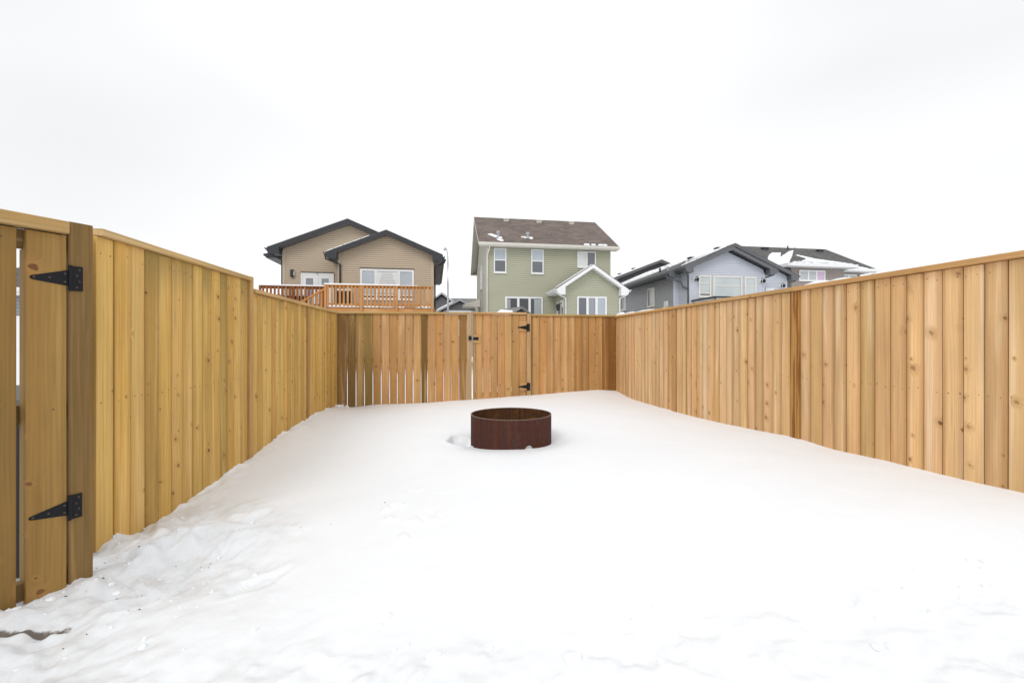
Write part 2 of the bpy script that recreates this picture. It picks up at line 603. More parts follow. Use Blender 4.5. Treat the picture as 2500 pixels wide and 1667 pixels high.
def snow_z(x, y):
    z = snow_base(x, y)
    d = np.hypot(x - ring_c[0], y - ring_c[1])
    side = np.abs((x - ring_c[0])) / np.maximum(d, 1e-3)
    hollow = np.exp(-((d - 0.47) / 0.17) ** 2) * (0.012 + (0.030 + 0.014 * (x < ring_c[0])) * side ** 2)
    z = z - hollow * (d > 0.30) - 0.01 * (d < 0.42)
    z = z + 0.010 * fbm(x, y, 0.8, 2, 3) + 0.0025 * fbm(x, y, 4.0, 2, 8)
    ch = churn_mask(x, y)
    lump = fbm(x, y, 2.6, 3, 21)
    rid = 1 - 2 * np.abs(fbm(x, y, 5.0, 3, 33) * 0.6)
    z = z + ch * (0.044 * lump + 0.016 * np.clip(rid, -1, 1) - 0.016 + 0.014 * fbm(x, y, 12.0, 3, 55, 0.5))
    # heaped, broken snow thrown against the start of the left fence
    hp = np.exp(-((x + 1.98) / 0.34) ** 2 - ((y - 2.58) / 0.38) ** 2)
    z = z + hp * (0.050 * np.clip(fbm(x, y, 5.5, 3, 63, 0.6), -0.6, 1.2) + 0.012)
    # churned near edge of the picture
    ne = sstep(2.02 + 0.10 * fbm(x, y, 1.7, 2, 14) - y, 0.0, 0.35)
    z = z + ne * (0.020 * np.clip(fbm(x, y, 6.0, 3, 27, 0.6) - 0.1, 0, 1) + 0.006 * fbm(x, y, 15.0, 2, 28))
    # melted pocket beside the ring
    pq = np.sqrt(((x + 0.585) / 0.15) ** 2 + ((y - 5.13) / 0.24) ** 2) + 0.12 * fbm(x, y, 9.0, 2, 77)
    z = z - 0.055 * sstep(-pq, -1.0, -0.72) + 0.010 * np.exp(-((pq - 1.1) / 0.14) ** 2)
    scat = np.clip(fbm(x, y, 9.0, 2, 91) - 0.55, 0, 1) * sstep(fbm(x, y, 1.1, 2, 12) - 0.06 * (y - 2.2) - 0.9 * np.maximum(x + 1.25 - 0.25 * (y - 2.2), 0), -0.1, 0.5) * sstep(-y, -4.0, -2.8)
    z = z + 0.040 * scat
    # broken crust along the fence and gate
    e = np.exp(-np.abs(x - xl(y)) / 0.10)
    z = z + e * 0.022 * fbm(x, y, 7.0, 3, 71) * (y < 8.0)
    # footprints
    for (fx, fy, fa, dp) in FEET:
        ca, sa = math.cos(fa), math.sin(fa)
        u = (x - fx) * ca + (y - fy) * sa
        v = -(x - fx) * sa + (y - fy) * ca
        q = np.sqrt((u / 0.155) ** 2 + (v / 0.060) ** 2)
        z = z - 0.55 * dp * sstep(-q, -1.15, -0.7) + dp * 0.16 * np.exp(-((q - 1.35) / 0.22) ** 2)
    return z


FEET = [(-1.62, 2.65, 1.2, .035), (-1.30, 2.30, .9, .03), (-1.75, 2.15, 1.0, .035), (-1.72, 3.05, 1.5, .03)]


def soil_mask(x, y):
    # bare scraped arc just inside the gate, where its lower edge has dragged
    cy = 1.855 + 0.46 * (x + 2.09)
    m = np.exp(-((y - cy) / 0.025) ** 2) * sstep(-x, 1.78, 2.0)
    return m


# ------------------------------------------------------------------ the ground
def grid_mesh(name, X, Y, Z, mat, attrs=None):
    r, c = X.shape
    co = np.stack([X, Y, Z], -1).reshape(-1, 3)
    i = np.arange(r * c).reshape(r, c)
    q = np.stack([i[:-1, :-1], i[:-1, 1:], i[1:, 1:], i[1:, :-1]], -1).reshape(-1, 4)
    me = bpy.data.meshes.new(name)
    me.vertices.add(len(co))
    me.vertices.foreach_set('co', co.ravel())
    me.loops.add(q.size)
    me.loops.foreach_set('vertex_index', q.ravel())
    me.polygons.add(len(q))
    me.polygons.foreach_set('loop_start', np.arange(0, q.size, 4))
    me.polygons.foreach_set('loop_total', np.full(len(q), 4))
    me.update(calc_edges=True)
    me.polygons.foreach_set('use_smooth', np.ones(len(q), bool))
    for k, a in (attrs or {}).items():
        at = me.attributes.new(k, 'FLOAT', 'POINT')
        at.data.foreach_set('value', a.ravel().astype(np.float32))
    me.materials.append(mat)
    return me


gx = np.concatenate([-np.geomspace(1500, 14, 40), np.linspace(-12, 30, 80), np.geomspace(33, 1500, 40)])
gy = np.concatenate([-np.geomspace(1500, 6, 40), np.linspace(-4, 60, 90), np.geomspace(64, 1500, 40)])
GXX, GYY = np.meshgrid(gx, gy)
inside = (GXX > -3.3) & (GXX < 3.4) & (GYY < 9.2) & (GYY > -3)
GZZ = np.where(inside, -0.12, 0.05 + 0.06 * fbm(GXX, GYY, 0.25, 3, 5))
tag(put('ground', grid_mesh('ground', GXX, GYY, GZZ, M['snow_clean'])), 'snow covered ground stretching away beyond the fences', 'ground', kind='structure')

NU, NV = 560, 620
uu = np.linspace(0, 1, NU)
vv = np.linspace(0, 1, NV) ** 1.75
U, V = np.meshgrid(uu, vv)
Xe = -2.7 + 5.4 * U
Yb = BY0 + (Xe - BX0) * math.tan(BA) + 0.012
YY = -0.6 + (Yb + 0.6) * V
XL_, XR_ = xl(YY) - 0.012, xr(YY) + 0.012
XX = XL_ + (XR_ - XL_) * U
ZZ = snow_z(XX, YY)
SO = soil_mask(XX, YY)
ZZ = ZZ - 0.020 * SO
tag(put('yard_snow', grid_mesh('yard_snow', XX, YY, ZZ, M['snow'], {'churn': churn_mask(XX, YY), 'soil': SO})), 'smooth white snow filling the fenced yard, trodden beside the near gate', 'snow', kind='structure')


def zat(x, y):
    return float(snow_z(np.array([x]), np.array([y]))[0])


# ------------------------------------------------------------------ fences
def board_mesh(name, h, mat, wd=0.14, th=0.019, ch=0.0025):
    a = wd / 2
    prof = [(-a + ch, 0), (a - ch, 0), (a, ch), (a, th), (-a, th), (-a, ch)]
    m = MB()
    m.prism([(x, y, 0) for x, y in prof], [(x, y, h) for x, y in prof])
    return m.mesh(name, mat)


def put_board(root, me, s0, s1, z0, color, gap=0.004, y=0.0):
    o = put('board', me, root, color)
    o.location = ((s0 + s1) / 2, y + random.uniform(-0.002, 0.002), z0 + random.uniform(-0.004, 0.0))
    o.rotation_euler = (0, random.uniform(-0.0015, 0.0015), random.uniform(-0.03, 0.03))
    o.scale = ((s1 - s0 - gap) / 0.14, 1, 1)
    return o


def nails(root, places, y=-0.0012, r=0.0034):
    m = MB()
    for (x, z) in places:
        if random.random() < 0.25:
            continue
        x += random.uniform(-.012, .012)
        c = [(x + r * math.cos(k * math.pi / 3), y - 0.0008, z + r * math.sin(k * math.pi / 3)) for k in range(6)]
        b = [(p[0], y + 0.003, p[2]) for p in c]
        m.prism(b, c)
    o = m.build('nail', M['nail'], root)
    o['kind'] = 'stuff'
    return o


def beam(root, name, s0, s1, y0, y1, z0, z1, color, mat, slope=0.0, ch=0.004):
    """a sawn length lying along the fence, its long edges eased, its origin at mid length"""
    m = MB()
    cx = (s0 + s1) / 2
    hw = (s1 - s0) / 2
    prof = [(y0 + ch, z0), (y1 - ch, z0), (y1, z0 + ch), (y1, z1 - ch), (y1 - ch, z1), (y0 + ch, z1), (y0, z1 - ch), (y0, z0 + ch)]
    m.prism([(-hw, y, z - slope * hw - z0) for y, z in prof], [(hw, y, z + slope * hw - z0) for y, z in prof])
    o = m.build(name, mat, root)
    o.location = (cx, 0, z0)
    o.color = (*color, 1)
    return o


def post(root, s0, s1, y0, y1, ztop, color, mat=None, ch=0.006):
    m = MB()
    a, b, c, d = -(s1 - s0) / 2, (s1 - s0) / 2, y0, y1
    prof = [(a + ch, c), (b - ch, c), (b, c + ch), (b, d - ch), (b - ch, d), (a + ch, d), (a, d - ch), (a, c + ch)]
    m.prism([(x, y, 0) for x, y in prof], [(x, y, ztop + 0.25) for x, y in prof])
    o = m.build('post', mat or M['wood_post'], root)
    o.location = ((s0 + s1) / 2, 0, -0.25)
    o.color = (*color, 1)
    return o


LEFT_C = [(0.640, 0.400, 0.118), (0.590, 0.355, 0.097), (0.665, 0.425, 0.140), (0.560, 0.335, 0.092), (0.655, 0.400, 0.110)]
RIGHT_C = [(0.705, 0.445, 0.215), (0.680, 0.420, 0.190), (0.735, 0.480, 0.250), (0.650, 0.390, 0.170), (0.715, 0.455, 0.225)]
BACK_C = [(0.510, 0.272, 0.104), (0.535, 0.295, 0.120), (0.475, 0.244, 0.088), (0.560, 0.322, 0.136)]
DARK1, DARK2, DARK3 = (0.275, 0.165, 0.058), (0.245, 0.150, 0.046), (0.300, 0.155, 0.046)

# --- left fence
t = empty('wooden_fence', (LX0, LY0, 0), LA)
tag(t, 'tall yellowish board fence on the left side, its nearest bay stepped higher', 'fence')
e1 = [.017, .158, .296, .438, .582, .725, .859, 1.0, 1.139, 1.28, 1.422, 1.545, 1.683, 1.817, 1.966]
e2 = [2.06, 2.194, 2.324, 2.445, 2.578, 2.712, 2.829, 2.958, 3.086, 3.211, 3.334, 3.462, 3.588, 3.707, 3.831]
e3 = [3.92, 3.995, 4.126, 4.248, 4.369, 4.505, 4.636, 4.745, 4.856, 4.983, 5.121, 5.225, 5.359, 5.49, 5.602]
nl = []
for k, (ed, top) in enumerate(((e1, 2.05), (e2, 1.94), (e3, 1.938))):
    me = board_mesh('board', top + 0.05, M['wood_left'])
    for i in range(len(ed) - 1):
        c = jit(LEFT_C[random.randrange(5)], 0.05)
        if k == 0 and i == 3:
            c = (0.46, 0.280, 0.075)
        if k == 0 and i == 10:
            c = (0.44, 0.285, 0.078)
        put_board(t, me, ed[i], ed[i + 1], -0.05, c, 0.0060)
        for zz in (top - 0.09, 1.10):
            for q in (.25, .75):
                nl.append((ed[i] + (ed[i + 1] - ed[i]) * q, zz + random.uniform(-.012, .012)))
nails(t, nl)
cl = (0.55, 0.365, 0.150)
beam(t, 'cap_rail', .025, 1.99, -.035, .054, 2.051, 2.089, cl, M['wood_x'])
beam(t, 'cap_rail', 2.06, 3.865, -.035, .054, 1.941, 1.979, jit(cl, .05), M['wood_x'], -0.002)
beam(t, 'cap_rail', 3.868, 5.56, -.035, .054, 1.939, 1.977, jit(cl, .05), M['wood_x'])
beam(t, 'under_rail', .006, 1.97, .021, .058, 1.96, 2.049, cl, M['wood_x'])
beam(t, 'under_rail', 2.06, 5.56, .021, .058, 1.845, 1.936, cl, M['wood_x'])
for a, b in ((.006, 1.97), (2.06, 5.56)):
    beam(t, 'rail', a, b, .021, .058, 1.05, 1.14, cl, M['wood_x'])
    beam(t, 'rail', a, b, .021, .058, .12, .21, cl, M['wood_x'])
m = MB()
m.box(.006, 1.97, .060, .078, .0, 2.045)
m.box(2.06, 5.58, .060, .078, .0, 1.935)
m.build('backing_board', M['wood_back'], t).color = (0.20, 0.12, 0.045, 1)  # dark sheet added behind the gaps to block light and deepen the joints
post(t, -.10, .004, .026, .115, 2.045, (0.30, 0.185, 0.06))  # recessed post added, its dark colour stands in for shade in the gap
post(t, 1.972, 2.053, -.022, .07, 2.095, (0.52, 0.31, 0.115))
post(t, 3.833, 3.915, -.020, .07, 1.938, (0.42, 0.235, 0.085))

# --- back fence, left of its gate
t = empty('wooden_fence', (BX0, BY0, 0), BA)
tag(t, 'gappy back fence left of the gate, with dark olive boards at its left end', 'fence', 'board fences across the back of the yard')
ed = [.004, .168, .314, .463, .606, .753, .898, 1.035, 1.177, 1.317, 1.459, 1.579, 1.725, 1.869, 2.011, 2.152, 2.293]
cs = [DARK1, DARK2, (0.37, 0.225, 0.075), (0.29, 0.185, 0.055), (0.45, 0.245, 0.085), BACK_C[3], BACK_C[0], BACK_C[1], BACK_C[1], BACK_C[3], (0.19, 0.105, 0.025), BACK_C[0], BACK_C[0], BACK_C[3], BACK_C[1], DARK3]
me = board_mesh('board', 1.95, M['wood_rear'], th=0.022)
nl = []
for i in range(len(ed) - 1):
    g = random.uniform(.009, .013) if i < 9 else random.uniform(.004, .010)
    put_board(t, me, ed[i], ed[i + 1], 0.0, jit(cs[i], .04), g)
    for zz in (1.86, 1.10, .30):
        for q in (.25, .75):
            nl.append((ed[i] + .14 * q, zz + random.uniform(-.012, .012)))
nails(t, nl)
cb = (0.47, 0.315, 0.125)
beam(t, 'cap_rail', 0.0, 2.296, -.035, .054, 1.950, 1.988, cb, M['wood_x'], 0.006)
beam(t, 'under_rail', 0.0, 2.296, .024, .061, 1.86, 1.945, cb, M['wood_x'])
beam(t, 'rail', 0.0, 2.296, .024, .061, 1.06, 1.15, cb, M['wood_x'])
beam(t, 'rail', 0.0, 2.296, .024, .061, .12, .21, cb, M['wood_x'])
post(t, -.07, .02, .026, .11, 1.94, DARK1)
post(t, 2.299, 2.386, -.014, .072, 1.998, (0.50, 0.33, 0.165))

# --- back fence, right of its gate
t = empty('wooden_fence', (BX0, BY0, 0), BA)
tag(t, 'short board fence across the back, between the gate hinges and the right corner', 'fence', 'board fences across the back of the yard')
ed = [3.533, 3.556, 3.698, 3.841, 3.98, 4.122, 4.265, 4.405, 4.547, 4.69, 4.83, 4.974, 5.111, 5.258]
cs = [DARK3, BACK_C[1], BACK_C[0], BACK_C[0], BACK_C[3], BACK_C[3], BACK_C[1], (0.42, 0.225, 0.075), (0.44, 0.235, 0.080), BACK_C[0], (0.47, 0.25, 0.09), (0.30, 0.15, 0.042), (0.26, 0.125, 0.034)]
me = board_mesh('board', 1.938, M['wood_rear'], th=0.022)
nl = []
for i in range(len(ed) - 1):
    put_board(t, me, ed[i], ed[i + 1], 0.0, jit(cs[i], .04), random.choice([.003, .005, .007, .008]))
    if i:
        for zz in (1.85, 1.10):
            for q in (.25, .75):
                nl.append((ed[i] + .14 * q, zz + random.uniform(-.012, .012)))
nails(t, nl)
beam(t, 'cap_rail', 3.533, 5.25, -.035, .054, 1.938, 1.975, cb, M['wood_x'])
beam(t, 'under_rail', 3.533, 5.25, .024, .061, 1.85, 1.935, cb, M['wood_x'])
beam(t, 'rail', 3.533, 5.25, .024, .061, 1.06, 1.15, cb, M['wood_x'])
beam(t, 'rail', 3.533, 5.25, .024, .061, .12, .21, cb, M['wood_x'])
post(t, 5.235, 5.325, .026, .11, 1.93, DARK3)
post(t, 3.441, 3.529, -.014, .072, 1.985, (0.48, 0.31, 0.15))

# --- right fence
t = empty('wooden_fence', (RX0, RY0, 0), RA)
tag(t, 'long pale pinkish board fence along the right side with an orange streaked post', 'fence')
e1 = [-.01, .063, .22, .359, .506, .659, .785, .928, 1.081, 1.239, 1.372, 1.509, 1.642, 1.791, 1.926, 2.064, 2.204, 2.339]
e2 = [2.475, 2.623, 2.758, 2.894, 3.023, 3.159, 3.294, 3.428, 3.551, 3.687, 3.811, 3.943, 4.081, 4.213, 4.341, 4.47, 4.598, 4.729]
e3 = [4.848, 4.974, 5.101, 5.23, 5.35, 5.475, 5.602, 5.728, 5.85, 5.968, 6.089, 6.214, 6.329, 6.448, 6.58, 6.71, 6.84, 6.97]
me = board_mesh('board', 1.972, M['wood_right'], th=0.022)
nl = []
for k, ed in enumerate((e1, e2, e3)):
    for i in range(len(ed) - 1):
        put_board(t, me, ed[i], ed[i + 1], -0.05, jit(RIGHT_C[random.randrange(5)], 0.065), 0.0060)
        for zz in (1.865, 1.12):
            for q in (.22, .78):
                nl.append((ed[i] + (ed[i + 1] - ed[i]) * q, zz + random.uniform(-.012, .012)))
nails(t, nl)
cr = (0.56, 0.325, 0.125)
for a, b in ((0.0, 2.41), (2.413, 4.79), (4.793, 6.97)):
    beam(t, 'cap_rail', a, b, -.035, .054, 1.924, 1.962, jit(cr, .06), M['wood_x'])
for a, b in ((0.0, 2.34), (2.475, 4.73), (4.848, 6.97)):
    beam(t, 'under_rail', a, b, .024, .061, 1.83, 1.92, cr, M['wood_x'])
    beam(t, 'rail', a, b, .024, .061, 1.07, 1.16, cr, M['wood_x'])
    beam(t, 'rail', a, b, .024, .061, .12, .21, cr, M['wood_x'])
m = MB()
m.box(0.0, 6.97, .063, .080, .0, 1.915)
m.build('backing_board', M['wood_back'], t).color = (0.22, 0.125, 0.055, 1)  # added dark sheet again, keeps light out of the board gaps
post(t, 2.342, 2.472, -.010, .06, 1.922, (0.52, 0.30, 0.125))
post(t, 4.731, 4.845, -.016, .06, 1.922, (0.46, 0.24, 0.07), M['wood_resin'])

# --- hardware
def bolt_mesh():
    m = MB()
    r = 0.0062
    b = [(r * math.cos(k * math.pi / 4), 0, r * math.sin(k * math.pi / 4)) for k in range(8)]
    c = [(p[0] * .75, -0.004, p[2] * .75) for p in b]
    m.prism(b, c)
    return m.mesh('bolt', M['bolt'])


BOLT = bolt_mesh()


def hinge(root, tip, j0, leaf1, z, y, leafh, hroot, htip, zt=0.0, th=0.004):
    """T hinge: tapering strap from tip to the knuckle at j0, tall leaf from j0 to leaf1 (y is the face it is screwed to)"""
    sg = 1 if leaf1 > j0 else -1
    m = MB()
    zc = z + zt
    lead = 0.012 * sg
    out = [(j0, z + hroot / 2), (tip + lead * 1.2, zc + htip / 2), (tip + lead * .4, zc + htip * .35), (tip, zc), (tip + lead * .4, zc - htip * .35), (tip + lead * 1.2, zc - htip / 2), (j0, z - hroot / 2)]
    m.prism([(a, y, b) for a, b in out], [(a, y - th, b) for a, b in out])
    j = j0 + sg * 0.004
    m.box(min(j, leaf1), max(j, leaf1), y - th - .001, y, z - leafh / 2, z + leafh / 2)
    m.tube([(j0 + sg * .002, y - .007, z - leafh / 2 - .002), (j0 + sg * .002, y - .007, z + leafh / 2 + .002)], .0075, 10)
    h = m.build('hinge', M['iron'], root)
    fr = (.10, .48, .88)
    for q in fr:
        xx = tip + (j0 - tip) * q
        zz = zc + (z - zc) * q
        for dz in ((0,) if q < .8 else (hroot * .25, -hroot * .25)):
            b = put('bolt', BOLT, h)
            b.location = (xx, y - th, zz + dz)
    for k in range(4):
        b = put('bolt', BOLT, h)
        b.location = (j0 + (leaf1 - j0) * (.72 if k % 2 == 0 else .52), y - th - .001, z + leafh * (.36 - .24 * k))
    return h


# --- near gate
t = empty('wooden_gate', (GX0, GY0, 0), GA)
tag(t, 'tall brown plank gate at the left edge, hung on two black strap hinges', 'gate')
me = board_mesh('board', 1.715, M['wood_gate'], th=0.026, ch=0.003)
gc = [(0.350, 0.205, 0.060), (0.270, 0.158, 0.045), (0.32, 0.19, 0.07), (0.30, 0.18, 0.065), (0.33, 0.195, 0.07), (0.3, 0.18, 0.06)]
gb = [(-.145, -.002), (-.318, -.176), (-.48, -.34), (-.64, -.50), (-.80, -.66), (-.96, -.82)]
nl = []
for (a, b), c in zip(gb, gc):
    put_board(t, me, a, b, 0.245, c, 0.0)
    for zz in (1.92, 1.12, .31):
        for q in (.3, .72):
            nl.append((a + .14 * q, zz + random.uniform(-.01, .01)))
nails(t, nl, r=.0046)
m = MB()
m.box(-.02, .02, .0275, .066, .355, 1.872)
st_ = m.build('stile', M['wood_gate'], t)
st_.location = (-.123, 0, 0)
st_.color = (0.30, 0.19, 0.065, 1)
gcap = (0.44, 0.275, 0.105)
beam(t, 'cap_rail', -.97, -.006, -.036, .055, 1.966, 2.024, gcap, M['wood_x'])
for z0, z1 in ((1.875, 1.962), (1.065, 1.155), (.265, .352)):
    beam(t, 'rail', -.96, -.004, .028 if z0 != 1.065 else .067, .066 if z0 != 1.065 else .105, z0, z1, (0.20, 0.125, 0.045), M['wood_x'])
hinge(t, -.135, .006, .058, 1.757, -.0005, .120, .078, .022, -.012)
hinge(t, -.139, .004, .055, .646, -.0005, .116, .070, .020, -.004)

# --- its hinge post
o = empty('gate_post', (GX0, GY0, 0), GA)
tag(o, 'square brown post between the near gate and the left fence, hinge leaves screwed to it', 'post')
p_ = post(o, .007, .103, .001, .096, 2.032, (0.225, 0.135, 0.046))
p_.name = 'shaft'

# --- back gate
t = empty('wooden_gate', (BX0, BY0, 0), BA)
tag(t, 'narrow tan plank gate in the back fence with a black slide bolt', 'gate')
me = board_mesh('board', 1.955, M['wood_rear'], th=0.022)
ed = [2.413, 2.46, 2.600, 2.739, 2.879, 3.014, 3.153, 3.293, 3.436]
cs = [(0.40, 0.22, 0.075), BACK_C[3], BACK_C[1], BACK_C[1], BACK_C[0], BACK_C[3], (0.48, 0.265, 0.095), BACK_C[0]]
nl = []
for i in range(len(ed) - 1):
    g = (.003, .006, .008, .008, .004, .003, .007, .004)[i]
    put_board(t, me, ed[i], ed[i + 1], 0.005, jit(cs[i], .04), g, .002)
    if i:
        for zz in (1.88, 1.10, .45):
            for q in (.25, .75):
                nl.append((ed[i] + .14 * q, zz + random.uniform(-.012, .012)))
nails(t, nl, y=.0005)
beam(t, 'cap_rail', 2.413, 3.437, -.033, .054, 1.964, 2.002, (0.53, 0.30, 0.105), M['wood_x'], 0.008)
for z0, z1 in ((1.87, 1.955), (1.06, 1.15), (.40, .49)):
    beam(t, 'rail', 2.42, 3.43, .028, .064, z0, z1, cb, M['wood_x'])
for z0, z1, s0, s1 in ((1.652, 1.832, 3.292, 3.436), (.506, .668, 3.310, 3.436), (1.424, 1.580, 2.418, 2.548)):
    m = MB()
    m.box(-(s1 - s0) / 2, (s1 - s0) / 2, -.020, .001, 0, z1 - z0)
    b = m.build('mounting_block', M['wood_x'], t)
    b.location = ((s0 + s1) / 2, 0, z0)
    b.color = (*BACK_C[1], 1)
hinge(t, 3.256, 3.443, 3.497, 1.714, -.0205, .140, .085, .016, .004)
hinge(t, 3.270, 3.446, 3.506, .588, -.0205, .145, .075, .016, .0)
m = MB()
m.box(2.418, 2.514, -.034, -.020, 1.478, 1.530)
m.box(2.430, 2.500, -.040, -.034, 1.486, 1.522)
la = m.build('latch', M['iron'], t)
m = MB()
m.tube([(2.380, -.036, 1.504), (2.44, -.036, 1.504)], .0055, 10)
m.build('slide_bolt', M['iron'], la)
m = MB()
m.box(2.330, 2.386, -.042, -.0145, 1.474, 1.546)
m.box(2.352, 2.364, -.048, -.034, 1.546, 1.560)
m.build('keeper', M['iron'], la)

# ------------------------------------------------------------------ the fire ring
rx, ry = ring_c
RZ0, RZ1 = 0.20, 0.632
t = empty('fire_ring', (rx, ry, 0))
tag(t, 'round rusty dark brown steel fire ring half buried in the yard snow', 'fire ring')
fz = zat(rx + .19, ry - .42)


def ring_bottom(a):
    """a half-round draught hole is cut in the lower edge"""
    d = (a - (-math.pi / 2 + R(24.6))) * ring_r
    r = 0.047
    zc = fz - 0.012
    if abs(d) < r:
        return zc + math.sqrt(r * r - d * d)
    return RZ0


m = MB()
mi = MB()
mr = MB()
angs = []
N = 128
for k in range(N):
    angs.append(2 * math.pi * k / N)
a0 = -math.pi / 2 + R(24.6)
for k in range(-14, 15):
    angs.append((a0 + math.asin(max(-1, min(1, k / 14))) * 0 + k / 14 * 0.047 / ring_r) % (2 * math.pi))
angs = sorted(set(round(a, 5) for a in angs))
rin = ring_r - 0.010
nA = len(angs)
warp = [1 + 0.004 * math.sin(2 * a + 1.0) + 0.002 * math.sin(5 * a) for a in angs]
for k in range(nA):
    a, b = angs[k], angs[(k + 1) % nA]
    wa, wb = warp[k], warp[(k + 1) % nA]
    za, zb = ring_bottom(a if a < math.pi else a - 2 * math.pi), ring_bottom(b if b < math.pi else b - 2 * math.pi)
    P0 = lambda an, r, z: (r * math.cos(an), r * math.sin(an), z)
    m.poly([P0(a, ring_r * wa, za), P0(b, ring_r * wb, zb), P0(b, ring_r * wb, RZ1), P0(a, ring_r * wa, RZ1)])
    m.poly([P0(a, rin * wa, za), P0(b, rin * wb, zb), P0(b, ring_r * wb, zb), P0(a, ring_r * wa, za)])
    mi.poly([P0(b, rin * wb, zb), P0(a, rin * wa, za), P0(a, rin * wa, RZ1), P0(b, rin * wb, RZ1)])
    mr.poly([P0(a, rin * wa - .0008, RZ1), P0(b, rin * wb - .0008, RZ1), P0(b, rin * wb - .0005, RZ1 + .003), P0(a, rin * wa - .0005, RZ1 + .003)])
    mr.poly([P0(a, ring_r * wa + .0008, RZ1 - .001), P0(b, ring_r * wb + .0008, RZ1 - .001), P0(b, ring_r * wb + .0003, RZ1 + .003), P0(a, ring_r * wa + .0003, RZ1 + .003)])
    mr.poly([P0(a, ring_r * wa + .0003, RZ1 + .003), P0(b, ring_r * wb + .0003, RZ1 + .003), P0(b, rin * wb - .0005, RZ1 + .003), P0(a, rin * wa - .0005, RZ1 + .003)])
m.build('outer_shell', M['ring_out'], t)
mi.build('inner_shell', M['ring_in'], t)
mr.build('rim', M['rim'], t)
for dg, wd in ((-16.9, .007), (15.6, .011)):
    m = MB()
    n = 14
    for k in range(n):
        z0, z1 = RZ0 + .06 + (RZ1 - RZ0 - .065) * k / n, RZ0 + .06 + (RZ1 - RZ0 - .065) * (k + 1) / n
        loops = []
        for z, kk in ((z0, k), (z1, k + 1)):
            ac = -math.pi / 2 + R(dg) + 0.010 * math.sin(kk * 0.45 + dg)
            hw = wd / 2 * (0.75 + 0.4 * abs(math.sin(kk * 1.9 + dg))) / ring_r
            loops.append([((ring_r * 1.0065 + off) * math.cos(ac + q), (ring_r * 1.0065 + off) * math.sin(ac + q), z) for q, off in ((-hw, -.004), (-hw * .5, .002), (hw * .5, .002), (hw, -.004))])
        for q in range(3):
            m.poly([loops[0][q], loops[0][q + 1], loops[1][q + 1], loops[1][q]])
    m.build('weld_seam', M['weld'], t)

# ------------------------------------------------------------------ houses
ES = Vector((math.cos(R(9.5)), math.sin(R(9.5)), 0))
ED = Vector((math.cos(R(97.4)), math.sin(R(97.4)), 0))


class House:
    def __init__(self, name, label, x, y, cat='house', ed=None):
        self.ed = ed or ED
        self.root = empty(name, (x, y, 0))
        tag(self.root, label, cat)

    def W(self, s, d, z):
        v = ES * s + self.ed * d
        return (v.x, v.y, z)

    def box(self, mb, s0, s1, d0, d1, z0, z1):
        return mb.box(s0, s1, d0, d1, z0, z1, self.W)

    def part(self, name, mb, mat, parent=None, smooth=False):
        return mb.build(name, mat, parent or self.root, smooth)


def clip_range(poly, z):
    xs = []
    n = len(poly)
    for i in range(n):
        (x0, z0), (x1, z1) = poly[i], poly[(i + 1) % n]
        if (z0 - z) * (z1 - z) <= 0 and abs(z1 - z0) > 1e-9:
            xs.append(x0 + (x1 - x0) * (z - z0) / (z1 - z0))
    return (min(xs), max(xs)) if xs else None


LAP = 0.015


def siding(h, poly, fixed, axis, out, mat, course=0.1016, zlo=0.0, name='wall', parent=None):
    """lapped vinyl siding: every course is its own tilted face over a dark lap; poly is (a, z), convex.
    axis 's': wall runs along s at d = fixed; axis 'd': along d at s = fixed; out is the outward sign"""
    m = MB()

    def Q(a, o, z):
        return h.W(a, fixed + out * o, z) if axis == 's' else h.W(fixed + out * o, a, z)
    zmin, zmax = min(p[1] for p in poly), max(p[1] for p in poly)
    zmin = max(zmin, zlo)
    z = zmin
    eps = 1e-4
    while z < zmax - 0.004:
        z1 = min(z + course, zmax - 0.002)
        ra, rb = clip_range(poly, z + eps), clip_range(poly, z1 - eps)
        rg = clip_range(poly, max(z + eps, z1 - LAP))
        if ra and rb and rg:
            m.poly([Q(ra[0], .022, z), Q(ra[1], .022, z), Q(rg[1], .010, z1 - LAP), Q(rg[0], .010, z1 - LAP)])
            m.poly([Q(rg[0], .010, z1 - LAP), Q(rg[1], .010, z1 - LAP), Q(rg[1], -.024, z1 - LAP), Q(rg[0], -.024, z1 - LAP)])
            m.poly([Q(rg[0], -.024, z1 - LAP), Q(rg[1], -.024, z1 - LAP), Q(rb[1], -.024, z1), Q(rb[0], -.024, z1)])
            m.poly([Q(rb[0], -.024, z1), Q(rb[1], -.024, z1), Q(rb[1], .022, z1), Q(rb[0], .022, z1)])
        z = z1
    # solid backing so the wall has thickness
    m.prism([Q(a, -.03, zz) for a, zz in poly], [Q(a, -.16, zz) for a, zz in poly])
    return h.part(name, m, mat, parent)


def corner_trim(h, s, d, z0, z1, mat, wd=.09, os=1, od=-1):
    m = MB()
    a, b = sorted((s + os * .028, s - os * wd))
    h.box(m, a, b, *sorted((d + od * .028, d + od * .0)), z0, z1)
    a, b = sorted((s + os * .028, s + os * 0.0))
    h.box(m, a, b, *sorted((d + od * .0, d - od * wd)), z0, z1)
    h.part('corner_trim', m, mat)


